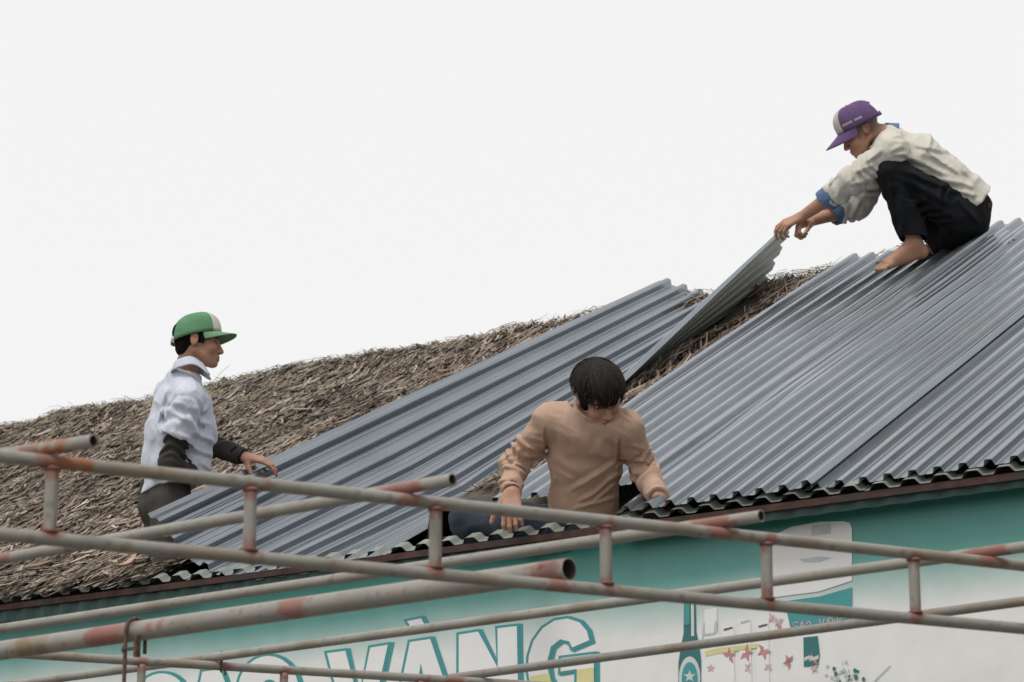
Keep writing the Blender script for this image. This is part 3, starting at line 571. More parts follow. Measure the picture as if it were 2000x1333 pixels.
# ------------------------------------------------------------------ sculpting kit: distance fields turned into smooth meshes
def unit(v): v = np.asarray(v, float); return v/np.linalg.norm(v)
class Vol:
    def __init__(s, pts, h, pad=.12):
        pts = np.asarray(pts); s.lo = pts.min(0)-pad; hi = pts.max(0)+pad; s.h = h
        s.n = np.ceil((hi-s.lo)/h).astype(int)+1; s.d = np.full(s.n, .5, np.float32)
        s.ax = [s.lo[i]+h*np.arange(s.n[i]) for i in range(3)]
    def sub(s, lo, hi):
        i0 = np.clip(np.floor((lo-s.lo)/s.h).astype(int), 0, s.n); i1 = np.clip(np.ceil((hi-s.lo)/s.h).astype(int)+1, 0, s.n)
        sl = tuple(slice(a, max(b, a)) for a, b in zip(i0, i1))
        P = np.stack(np.meshgrid(*[s.ax[k][sl[k]] for k in range(3)], indexing='ij'), -1).astype(np.float32)
        return sl, P
    def _mix(s, sl, e, k, cut=False):
        d = s.d[sl]
        if cut:
            e = -e
            if k > 0: hh = np.clip(.5-.5*(e-d)/k*-1, 0, 1); hh = np.clip(.5+.5*(e-d)/k, 0, 1); r = d*(1-hh)+e*hh+k*hh*(1-hh)
            else: r = np.maximum(d, e)
        else:
            if k > 0: hh = np.clip(.5+.5*(e-d)/k, 0, 1); r = e*(1-hh)+d*hh-k*hh*(1-hh)
            else: r = np.minimum(d, e)
        s.d[sl] = r
    def cone(s, a, b, ra, rb, k=.015, cut=False):
        a, b = np.asarray(a, float), np.asarray(b, float); m = max(ra, rb)+k*1.5+.03
        sl, P = s.sub(np.minimum(a, b)-m, np.maximum(a, b)+m)
        if P.size == 0: return
        ba = b-a; t = np.clip((P-a)@ba/max(ba@ba, 1e-9), 0, 1); e = np.linalg.norm(P-a-t[..., None]*ba, axis=-1)-(ra+(rb-ra)*t)
        s._mix(sl, e.astype(np.float32), k, cut)
    def econe(s, a, b, r1, r2, side, k=.02):
        a, b = np.asarray(a, float), np.asarray(b, float); m = max(*r1, *r2)+k*1.5+.03
        sl, P = s.sub(np.minimum(a, b)-m, np.maximum(a, b)+m)
        if P.size == 0: return
        ba = b-a; L = np.linalg.norm(ba); ax = ba/L; sd_ = unit(side-(side@ax)*ax); dp = np.cross(ax, sd_)
        q = P-a; t = q@ax; tc = np.clip(t/L, 0, 1); ex = t-tc*L
        w_ = r1[0]+(r2[0]-r1[0])*tc; d_ = r1[1]+(r2[1]-r1[1])*tc; mn = np.minimum(w_, d_)
        x = (q@sd_)/w_; y = (q@dp)/d_; z = ex/(mn*.8); k0 = np.sqrt(x*x+y*y+z*z)+1e-6; k1 = np.sqrt((x/w_)**2+(y/d_)**2+(z/(mn*.8))**2)+1e-6
        s._mix(sl, (k0*(k0-1)/k1).astype(np.float32), k)
    def ell(s, c, r, R, k=.012, cut=False):
        c = np.asarray(c, float); r = np.asarray(r, float); m = r.max()+k*1.5+.02; sl, P = s.sub(c-m, c+m)
        if P.size == 0: return
        q = (P-c)@np.asarray(R).T; k0 = np.linalg.norm(q/r, axis=-1)+1e-6; k1 = np.linalg.norm(q/r**2, axis=-1)+1e-6
        s._mix(sl, (k0*(k0-1)/k1).astype(np.float32), k, cut)
    def chain(s, pts, rs, k=.015):
        for i in range(len(pts)-1): s.cone(pts[i], pts[i+1], rs[i], rs[i+1], k)
    def plane_cut(s, p, n_, lo=None, hi=None, rad=None):
        """remove the side n points to (within rad of p)"""
        p = np.asarray(p, float); n_ = unit(n_); sl, P = s.sub(p-rad, p+rad) if rad else (tuple(slice(None) for _ in range(3)), np.stack(np.meshgrid(*s.ax, indexing='ij'), -1).astype(np.float32))
        s.d[sl] = np.maximum(s.d[sl], ((P-p)@n_).astype(np.float32))
    def folds(s, amp, M3, seed=0, sharp=1.5):
        m = np.abs(s.d) < .03; I = np.nonzero(m); P = np.stack([s.ax[k][I[k]] for k in range(3)], -1)@np.asarray(M3).T
        P = P + .6*vnoise(P*.5, seed+3)[:, None]
        f = (1-np.abs(2*vnoise(P, seed)-1))**sharp*.7 + .3*(1-np.abs(2*vnoise(P*2.1, seed+1)-1))
        s.d[I] -= amp*(f-.45).astype(np.float32)
    def rings(s, a, b, amp, n_, seed=0, reach=.1):
        a, b = np.asarray(a, float), np.asarray(b, float); m = np.abs(s.d) < .03; I = np.nonzero(m); P = np.stack([s.ax[k][I[k]] for k in range(3)], -1)
        ba = b-a; t = (P-a)@ba/(ba@ba); dist = np.linalg.norm(P-a-np.clip(t, 0, 1)[:, None]*ba, axis=1); ok = (t > -.05) & (t < 1.05) & (dist < reach)
        ph = 2.6*vnoise(P*9, seed); v = np.sin(2*math.pi*(n_*t+ph)); env = np.clip(np.sin(np.clip(t, 0, 1)*math.pi)*1.5, 0, 1)*(.4+1.2*vnoise(P*14, seed+1))
        s.d[I] -= np.where(ok, amp*env*(np.abs(v)**.7*np.sign(v)), 0).astype(np.float32)
    def creases(s, lines, D):
        """folds and seams of the cloth on its near side: (x0,y0,x1,y1,width,height) as photo points at depth D"""
        m = np.abs(s.d) < .03; I = np.nonzero(m); P = np.stack([s.ax[k][I[k]] for k in range(3)], -1); q = P-CAM; z = q[:,1]*CP+q[:,2]*SP
        X = 1000+q[:,0]/z*FPX; Y = 667-(q[:,2]*CP-q[:,1]*SP)/z*FPX; wob = 5*(vnoise(P*16, 9)-.5); add = np.zeros(len(P))
        for x0, y0, x1, y1, wd, am in lines:
            dx, dy = x1-x0, y1-y0; L2 = dx*dx+dy*dy; t = ((X-x0)*dx+(Y-y0)*dy)/L2; n_ = ((X-x0)*-dy+(Y-y0)*dx)/math.sqrt(L2)+wob
            add += am*(np.exp(-(n_/wd)**2)-.6*np.exp(-((n_-1.7*wd)/wd)**2))*sst(t, -.12, .25)*(1-sst(t, .75, 1.12))
        s.d[I] -= np.where(z < D, add, 0).astype(np.float32)
    def mesh(s):
        d = s.d; sg = d < 0; c = [d[i:d.shape[0]-1+i, j:d.shape[1]-1+j, k:d.shape[2]-1+k] for i in (0,1) for j in (0,1) for k in (0,1)]
        cs = [x < 0 for x in c]; cnt = sum(x.astype(np.int8) for x in cs); I = np.nonzero((cnt > 0) & (cnt < 8))
        cv = [x[I] for x in c]; corners = np.array([(i,j,k) for i in (0,1) for j in (0,1) for k in (0,1)], float)
        acc = np.zeros((len(I[0]), 3)); num = np.zeros(len(I[0]))
        for p in range(8):
            for q_ in range(p+1, 8):
                if np.abs(corners[p]-corners[q_]).sum() == 1:
                    m = (cv[p] < 0) != (cv[q_] < 0); t = cv[p][m]/(cv[p][m]-cv[q_][m])
                    acc[m] += corners[p]+t[:, None]*(corners[q_]-corners[p]); num[m] += 1
        V = s.lo+s.h*(np.stack(I, -1)+acc/num[:, None])
        ids = np.full([x-1 for x in d.shape], -1, np.int32); ids[I] = np.arange(len(V)); F = []
        for axn in range(3):
            u_, v_ = (axn+1) % 3, (axn+2) % 3
            s0 = [slice(1, -1)]*3; s1 = [slice(1, -1)]*3; s0[axn] = slice(0, -1); s1[axn] = slice(1, None)
            a, b = sg[tuple(s0)], sg[tuple(s1)]; E_ = np.nonzero(a != b); fl = a[E_]
            base = [E_[0].copy(), E_[1].copy(), E_[2].copy()]
            for k in range(3):
                if k != axn: base[k] = base[k]+1
            def cell(du, dv): w_ = [x for x in base]; w_[u_] = base[u_]+du; w_[v_] = base[v_]+dv; return ids[tuple(w_)]
            Q = np.stack([cell(-1,-1), cell(0,-1), cell(0,0), cell(-1,0)], -1); Q[~fl] = Q[~fl][:, ::-1]; F.append(Q)
        return V, np.concatenate(F)
    def build(s, name, m, parent=None, colf=None):
        V, F = s.mesh()
        return link(name, mesh_np(name, V, F, None, colf(V) if colf else None), m, parent, True)
SKIN = np.array([.47,.26,.18])
def head(v, o, f, u, r, sc=1.):
    """o: midpoint between the ears; f, u, r: forward, up, right"""
    R = np.stack([f, u, r]); L = lambda x, y, z=0.: o+sc*(x*f+y*u+z*r)
    E_ = lambda c, rad, k=.012, cut=False: v.ell(L(*c), np.array(rad)*sc, R, k*sc, cut); K = lambda a, b, ra, rb, k=.01, cut=False: v.cone(L(*a), L(*b), ra*sc, rb*sc, k*sc, cut)
    E_((-.004,.048,0), (.097,.082,.076), .01); E_((.04,.03,0), (.055,.058,.062), .02); E_((.046,-.032,0), (.047,.072,.056), .03)
    for s_ in (-1, 1):
        K((.0,-.045,.054*s_), (.07,-.092,.016*s_), .016, .015, .02); K((.084,.02,.008*s_), (.068,.022,.046*s_), .011, .009, .014); E_((.066,-.03,.040*s_), (.024,.022,.02), .02)
    E_((.080,-.095,0), (.018,.015,.020), .014); E_((.074,-.066,0), (.026,.026,.028), .016)
    for s_ in (-1, 1): E_((.096,.0,.031*s_), (.012,.010,.017), .010, True); E_((.074,.0,.031*s_), (.0135,.011,.014), .002)
    K((.092,.008,0), (.112,-.036,0), .007, .0115, .010)
    for s_ in (-1, 1): E_((.100,-.040,.012*s_), (.010,.008,.009), .006)
    K((.0985,-.062,-.014), (.0985,-.062,.014), .0065, .0065, .006); K((.097,-.074,-.011), (.097,-.074,.011), .0075, .0075, .005); K((.106,-.068,-.02), (.106,-.068,.02), .002, .002, .003, True)
    for s_ in (-1, 1):
        E_((-.008,.002,.079*s_), (.019,.034,.008), .006); E_((.0,.002,.092*s_), (.010,.017,.010), .004, True)
def head_color(o, f, u, r, sc=1., stubble=None, base=SKIN):
    def fn(V):
        q = (V-o)/sc; x, y, z = q@f, q@u, q@r; c = np.tile(base, (len(V),1))*(1+.10*(vnoise(V*30, 4)-.5))[:, None]
        def mixc(m, col): nonlocal c; m = np.clip(m, 0, 1)[:, None]; c = c*(1-m)+np.asarray(col)*m
        hd = np.linalg.norm(q, axis=1) < .16
        mixc(hd*(x > .07)*(1-sst(np.abs(y+.068), .007, .012))*(1-sst(np.abs(z), .017, .024))*.6, (.30,.11,.09))
        mixc(hd*(x > .06)*(1-sst(np.abs(y-.021+.12*(np.abs(z)-.03)), .004, .008))*sst(np.abs(z), .012, .018)*(1-sst(np.abs(z), .044, .052))*.85, (.03,.02,.017))
        mixc(hd*(x > .06)*(1-sst(np.abs(y-.001), .003, .006))*sst(np.abs(z), .016, .021)*(1-sst(np.abs(z), .041, .046))*.85, (.03,.02,.018))
        if stubble is not None: mixc(hd*stubble(x, y, z), (.075,.06,.05))
        return c
    return fn
def hand(v, W, D, N_, sgn, curls, sc=1., thumb=(.55,.75,-.25), tcurl=.3, spread=.06):
    """W wrist, D towards the fingers, N_ back of the hand, sgn: side of the thumb; returns fingertips"""
    D = unit(D); N_ = unit(N_-(N_@D)*D); S_ = sgn*np.cross(D, N_); tips = []
    offs = (.029,.010,-.010,-.028); kd = (.086,.090,.085,.076); fl = (1.,1.1,1.02,.82)
    for i in range(4):
        k_ = W+sc*(D*kd[i]+S_*offs[i]); v.cone(W+sc*(S_*offs[i]*.55+D*.005), k_, .0145*sc, .0108*sc, .014*sc)
        d = unit(D+S_*spread*(1.5-i)); p = k_; ang = 0.
        for ph, (ln, ra, rb) in enumerate(((.043,.0098,.0086),(.026,.0086,.0080),(.022,.0080,.0066))):
            ang += curls[i][ph]; dd = math.cos(ang)*d-math.sin(ang)*N_; q_ = p+dd*ln*fl[i]*sc; v.cone(p, q_, ra*sc, rb*sc, .004*sc); p = q_
        tips.append(p)
    b = W+sc*(D*.016+S_*.022-N_*.006); td = unit(thumb[0]*D+thumb[1]*S_+thumb[2]*N_); p = b+td*.046*sc; v.cone(b, p, .0155*sc, .0125*sc, .014*sc)
    ax = unit(D*.9-N_*.45); td2 = unit(td*(1-tcurl)+ax*tcurl); q_ = p+td2*.034*sc; v.cone(p, q_, .0118*sc, .0102*sc, .005*sc)
    td3 = unit(td2*(1-tcurl)+ax*tcurl); v.cone(q_, q_+td3*.026*sc, .0102*sc, .008*sc, .004*sc)
    return tips
def frame_from(f, u): f = unit(f); u = unit(np.asarray(u, float)-(np.asarray(u, float)@f)*f); return f, u, np.cross(f, u)
def grid_mesh(P, close_u=False):
    nu, nv = P.shape[:2]; idx = np.arange(nu*nv).reshape(nu, nv)
    a = idx if close_u else idx[:-1]; b = np.roll(idx, -1, 0) if close_u else idx[1:]
    return P.reshape(-1,3), np.stack([a[:, :-1], b[:, :-1], b[:, 1:], a[:, 1:]], -1).reshape(-1,4)
def solid(o, t): m = o.modifiers.new('thickness', 'SOLIDIFY'); m.thickness = t; m.offset = 0; return o
def cap(parent, o, f, u, r, mats, sc=1., rf=.112, rr=.092, hu=.100, u_front=.042, u_back=.000, brimL=.080, drop=.012, front_deg=42, shift=-.006):
    """crown panels, front panel, brim, strap and button of a baseball cap"""
    L = lambda x, y, z: o+sc*(np.asarray(x)[..., None]*f+np.asarray(y)[..., None]*u+np.asarray(z)[..., None]*r)
    def surf(ph, ps):
        u0 = u_back+(u_front-u_back)*(.5+.5*np.cos(ph)); cs = np.cos(ps)**.86; bulge = 1+.02*np.cos(ph*3)*np.cos(ps)
        wr = 1+.018*(vnoise(np.stack([np.cos(ph)*2, np.sin(ph)*2, ps*2.5], -1), 6)-.5)
        return L(shift+rf*np.cos(ph)*cs*bulge*wr, u0*np.cos(ps)+(hu+.03)*np.sin(ps)**.95*wr, rr*np.sin(ph)*cs*wr)
    fd = math.radians(front_deg)
    def patch(name, p0, p1, m, q0=0., nph=30):
        PH, PS = np.meshgrid(np.linspace(p0, p1, nph), np.linspace(q0, math.pi/2*.985, 16), indexing='ij'); V, F = grid_mesh(surf(PH, PS)); return solid(link(name, mesh_np(name, V, F), m, parent, True), .004)
    crown = patch('crown', fd, math.pi-.62, mats[0]); patch('crown', -math.pi+.62, -fd, mats[0]); patch('front_panel', -fd, fd, mats[1])
    patch('back_panel', math.pi-.62, math.pi+.62, mats[0], .62)
    PH, PS = np.meshgrid(np.linspace(math.pi-.66, math.pi+.66, 16), np.linspace(0, .14, 3), indexing='ij'); V, F = grid_mesh(surf(PH, PS)); solid(link('strap', mesh_np('strap', V, F), mats[3], parent, True), .003)
    s_, v_ = np.meshgrid(np.linspace(-1, 1, 25), np.linspace(0, 1, 9), indexing='ij'); PH = s_*math.radians(66)
    base = surf(PH, np.zeros_like(PH)); ext = brimL*v_*np.clip(1-np.abs(s_)**2.6, 0, 1)**.75
    bp = base+sc*(ext[..., None]*f*1.0 - (drop*v_*(1-.5*s_**2)+.028*(s_**2)*v_**.5*(1-.0*v_))[..., None]*u - (.006*(1-v_))[..., None]*f)
    V, F = grid_mesh(bp); solid(link('brim', mesh_np('brim', V, F), mats[2], parent, True), .004)
    c = surf(np.array([0.]), np.array([math.pi/2*.97]))[0]; V, F = dome(c, .006*sc, u); link('button', mesh_np('button', V, F), mats[0], parent, True)
    return surf
def strand_hair(v_list, o, f, u, r, n, crown, rad, lens, seed, sc=1., keep=None, w0=.0035):
    """ribbon locks lying on the scalp, fanning out from the crown; appended to v_list"""
    g_ = np.random.default_rng(seed)
    for _ in range(n):
        az = g_.uniform(0, 2*math.pi); st_ = g_.uniform(-.15, 1.1); ln = g_.uniform(*lens); pts = []; lf = g_.uniform(-.02, .075); az0 = az
        for t in np.linspace(0, 1, 7):
            az = az0+.25*math.sin(az0*7+t*2)*t; th = st_+ln*t; d = np.array([crown[0]*math.cos(th)+math.sin(th)*math.cos(az), crown[1]*math.cos(th), math.sin(th)*math.sin(az)]); d = unit(d)
            k = 1+.02*g_.normal()*t*.4+lf+.03*math.sin(t*math.pi)
            pts.append(np.array([d[0]*rad[0], .045+d[1]*rad[1], d[2]*rad[2]])*[k,1,k])
        if keep is not None and not keep(pts): continue
        P = [o+sc*(p[0]*f+p[1]*u+p[2]*r) for p in pts]; v_list.append((P, w0*g_.uniform(.6, 1.4)*sc))
def ribbons(lst, center):
    V, F = [], []
    for P, w_ in lst:
        i0 = len(V)
        for k, p in enumerate(P):
            t = unit(P[min(k+1, len(P)-1)]-P[max(k-1, 0)]); s_ = unit(np.cross(t, p-center)); ww = w_*(1-.7*k/(len(P)-1)); V += [p-s_*ww, p+s_*ww]
        for k in range(len(P)-1): F.append([i0+2*k, i0+2*k+1, i0+2*k+3, i0+2*k+2])
    return V, F
def cloth(name, color, **kw):
    a = dict(rough=.9, spec=.15, var=.07, vscale=20, bump=.35, bscale=260); a.update(kw); return mat(name, color, **a)
def striped(m, scale, amt, direction='Z'):
    """fine woven stripes in the cloth"""
    N = m.node_tree.nodes; L = m.node_tree.links; p = N['Principled BSDF']; src = p.inputs['Base Color'].links[0].from_socket
    wv = N.new('ShaderNodeTexWave'); wv.bands_direction = direction; wv.inputs['Scale'].default_value = scale; geo = N.new('ShaderNodeNewGeometry'); L.new(geo.outputs['Position'], wv.inputs[0])
    mr = N.new('ShaderNodeMapRange'); mr.inputs[3].default_value = 1-amt; mr.inputs[4].default_value = 1; L.new(wv.outputs[1], mr.inputs[0])
    mm = N.new('ShaderNodeMix'); mm.data_type = 'RGBA'; mm.blend_type = 'MULTIPLY'; mm.inputs[0].default_value = 1
    L.new(src, mm.inputs[6]); L.new(mr.outputs[0], mm.inputs[7]); L.new(mm.outputs[2], p.inputs['Base Color']); return m
M['shirt_blue'] = striped(cloth('pale_blue_shirt', (.66,.69,.78)), 60, .10, 'Y')
M['charcoal'] = cloth('charcoal_knit', (.055,.053,.048)); M['black_cuff'] = cloth('black_rib', (.016,.016,.018))
M['trouser_l'] = cloth('grey_brown_trousers', (.075,.07,.063), var=.2, vscale=9)
M['sweater'] = striped(cloth('tan_sweater', (.55,.375,.28), bump=.25), 70, .2, 'X')
M['jeans'] = cloth('dark_jeans', (.045,.058,.078), var=.35, vscale=10)
M['shirt_beige'] = cloth('beige_shirt', (.63,.605,.53), dark=(.40,.34,.24), dscale=7, dthr=.60, dmix=.35)
M['denim'] = cloth('denim_blue', (.13,.20,.34), var=.15); M['black_tr'] = cloth('black_trousers', (.014,.015,.017), dark=(.30,.30,.29), dscale=26, dthr=.73, dmix=.8)
M['cap_green'] = cloth('green_cap', (.125,.285,.155), var=.18, vscale=14); M['cap_white'] = cloth('white_cap_panel', (.58,.55,.49)); M['cap_purple'] = cloth('purple_cap', (.155,.095,.215), var=.12); M['cap_brim_g'] = cloth('green_brim', (.19,.33,.185))
# ================================================================== left worker, standing in the opening behind the eave, facing right
def worker_green():
    D0 = 12.12; J = lambda x, y, d=0.: px(x, y, D0+d)
    f, u, r = frame_from((1,.05,-.02), (.04,.03,1)); ho = J(385,672)
    neck = J(358,740,.01); shc = J(347,770,.01)
    sR, sL = J(366,782,-.165), J(332,772,.165); pel = J(322,968,0); eR, wR = J(333,903,-.21), J(382,931,-.10); eL, wL = J(410,868,.20), J(478,894,.10)
    side = unit(sR-sL)
    hR, hL = pel+side*.085-Zz*.03, pel-side*.085-Zz*.03; kR, kL = hR-Zz*.40+.03*f, hL-Zz*.40+.05*f; aR, aL = kR-Zz*.39, kL-Zz*.39
    allp = [ho+Zz*.1, sR, sL, eR, wR, eL, wL, wL+f*.18, pel, aR-Zz*.08, aL-Zz*.08, aR+f*.15, J(275,900)]
    b = Vol(allp, .0042); head(b, ho, f, u, r, 1.0)
    b.cone(ho-.015*f-.03*u, neck, .054, .058, .02); b.cone(neck, shc, .058, .06, .02)
    b.econe(J(347,805), J(338,880), (.115,.08), (.105,.08), side, .03); b.econe(J(338,880), pel, (.105,.08), (.12,.09), side, .03); b.cone(sR, sL, .04, .04, .04)
    b.chain([sR, eR, wR], [.045,.038,.026], .02); b.chain([sL, eL, wL], [.045,.038,.026], .02)
    for h_, k_, a_ in ((hR,kR,aR),(hL,kL,aL)):
        b.chain([h_, k_, a_], [.075,.05,.035], .03); b.cone(a_-Zz*.045-f*.03, a_-Zz*.055+f*.15, .032, .026, .03)
    dL = unit(J(514,880,.52)-wL); hand(b, wL, unit(J(510,899,.09)-wL), unit(np.array([.15,-.45,.85])), 1, [(.25,.5,.3),(.3,.6,.4),(.4,.6,.4),(.45,.6,.4)], 1., thumb=(.45,.55,-.75), tcurl=.35)
    hand(b, wR, unit(J(418,938,-.06)-wR), unit(np.array([.1,-.5,.85])), -1, [(.5,.8,.6)]*4, 1.)
    p = b.build('person', M['skin'], None, head_color(ho, f, u, r, base=SKIN*[.92,.88,.86]))
    tag(p, 'person in a green cap and pale blue shirt steadying the sheet behind the eave', 'person')
    # hair under the cap
    v = Vol([ho-.1*f-.07*u-.09*r, ho+.06*f+.05*u+.09*r], .004, .03); R = np.stack([f,u,r])
    v.ell(ho+.045*u-.010*f, (.104,.088,.083), R, 0); v.ell(ho-.055*f-.020*u, (.042,.045,.055), R, .02); v.plane_cut(ho+.055*f+.0*u, f); v.cone(ho+.03*f-.09*u-.1*r, ho+.03*f-.09*u+.1*r, .082, .082, 0, True); v.plane_cut(ho-.058*u-.03*f, unit(-u+.25*f))
    for s_ in (-1, 1): v.ell(ho-.008*f+.002*u+.085*s_*r, (.026,.038,.03), R, .004, True)
    v.cone(ho+.030*f+.035*u+.072*r, ho+.030*f-.012*u+.074*r, .012, .006, .006); v.folds(.006, np.diag([70,70,25]), 3)
    v.build('hair', M['hair'], p)
    c = empty('cap', ho); c.parent = p; c.matrix_parent_inverse = p.matrix_world.inverted()
    cap(c, ho, *frame_from(f+.07*u, u-.07*f), [M['cap_green'], M['cap_white'], M['cap_brim_g'], M['cap_white']], 1.03, u_front=.045, u_back=.0, drop=.012, brimL=.068)
    # undershirt sleeves
    v = Vol([sR, sL, eR, wR, eL, wL], .0048); v.chain([sR, eR, wR-unit(wR-eR)*.03], [.052,.050,.040], .02); v.chain([sL, eL, wL-unit(wL-eL)*.035], [.052,.047,.041], .02); v.cone(sR, sL, .05, .05, .03)
    v.rings(sR+(eR-sR)*.45, eR, .006, 3, 2); v.rings(eR, wR, .005, 4, 5); v.rings(eL, wL, .004, 4, 7); v.folds(.007, np.diag([16,16,22]), 8); v.build('undershirt', M['charcoal'], p)
    v = Vol([wL, eL], .004, .08); d = unit(wL-eL); v.cone(wL-d*.055, wL-d*.012, .041, .036, 0); v.plane_cut(wL-d*.060, -d); v.plane_cut(wL-d*.004, d); v.cone(wL-d*.012, wL+d*.05, .030, .030, 0, True); v.build('cuff', M['black_cuff'], p)
    # shirt
    v = Vol([neck+Zz*.05, sR, sL, J(275,980), J(430,800), J(340,985), eR+Zz*.05], .0048)
    v.econe(J(354,790,.01), J(350,850,.01), (.180,.130), (.178,.145), side, .03); v.econe(J(350,850), J(344,905), (.178,.145), (.170,.146), side, .04); v.econe(J(344,905), J(330,985), (.170,.146), (.168,.128), side, .04)
    v.cone(neck+.01*f-.01*Zz, sR, .066, .066, .04); v.cone(neck-.01*Zz, sL, .066, .066, .04); v.ell(J(383,835,-.02), (.06,.10,.10), np.eye(3), .06)
    v2 = Vol([neck+Zz*.05, sR, sL, J(275,980), J(430,800), J(340,985), eR+Zz*.05], .0048); v2.chain([sR, sR+(eR-sR)*.70], [.070,.080], .03); v.chain([sL, sL+(eL-sL)*.6], [.07,.07], .03)
    d = unit(eR-sR); v2.plane_cut(sR+d*.178, unit(d+.35*np.array([-.5,0,.2]))); v2.cone(sR+d*.160, sR+d*.26, .056, .066, .0, True); hh_ = np.clip(.5+.5*(v2.d-v.d)/.02, 0, 1); v.d = (v2.d*(1-hh_)+v.d*hh_-.02*hh_*(1-hh_)).astype(np.float32)
    v.plane_cut(J(322,958), unit(np.array([.22,0,-1.])))
    v.rings(sR-d*.02, sR+d*.17, .008, 2.2, 3, .12); v.folds(.011, np.array([[8,3,3],[2,8,1],[4,0,4]])*.9, 11, 2.6); v.folds(.008, np.array([[15,3,9],[2,12,1],[-9,0,9]]), 15, 3.0)
    v.cone(neck+.02*f+.02*Zz, neck+.05*f+.12*Zz, .055, .065, .01, True); v.cone(neck+.09*f-.03*Zz, neck+.14*f-.02*Zz, .02, .05, .02, True)
    v.creases([(427,763,424,832,4,.006),(424,832,427,915,4,.005),(329,765,322,800,4,-.012),(322,800,314,835,4,-.012),(322,800,374,826,6,.009),(335,788,392,800,6,.008),(366,797,384,845,5,.008),(374,842,424,868,5,.008),(372,872,420,892,5,.008),(392,790,398,840,4,-.006),(300,800,292,880,8,.008),(310,880,298,950,7,.008),(345,930,310,955,5,.007),(330,845,372,858,4,.005),(392,905,420,925,4,.006)], D0+.02)
    sh = v.build('shirt', M['shirt_blue'], p)
    # collar: a folded band round the neck, open at the throat
    an = np.linspace(-2.55, 2.55, 40); vv = np.linspace(0, 1, 6); AN, VV = np.meshgrid(an, vv, indexing='ij')
    nk = ho-.02*f-.085*u; up_ = unit(Zz*.95-.22*f); bf = unit(f-(f@up_)*up_); br_ = np.cross(bf, up_)
    rad = .066+.024*VV+.010*np.cos(AN); fr = np.clip(-np.cos(AN), -1, 1); AN2 = AN+math.pi
    z_ = .010-.043*VV*(1+.55*sst(np.abs(AN), 1.7, 2.5))-.035*sst(np.abs(AN), 1.4, 2.55)
    P = nk+(rad*np.cos(AN2)*1.02)[..., None]*bf+(rad*np.sin(AN2)*.95)[..., None]*br_+z_[..., None]*up_; V, F = grid_mesh(P)
    solid(link('collar', mesh_np('collar', V, F), M['shirt_blue'], sh, True), .004)
    v = Vol([hR, hL, kR, kL, aR, aL], .0055); v.econe(pel+Zz*.05, pel-Zz*.05, (.150,.108), (.155,.115), side, .03)
    for h_, k_, a_ in ((hR,kR,aR),(hL,kL,aL)): v.chain([h_, k_, a_], [.092,.072,.062], .02)
    v.folds(.012, np.diag([11,11,9]), 20, 2.); v.build('trousers', M['trouser_l'], p); return p
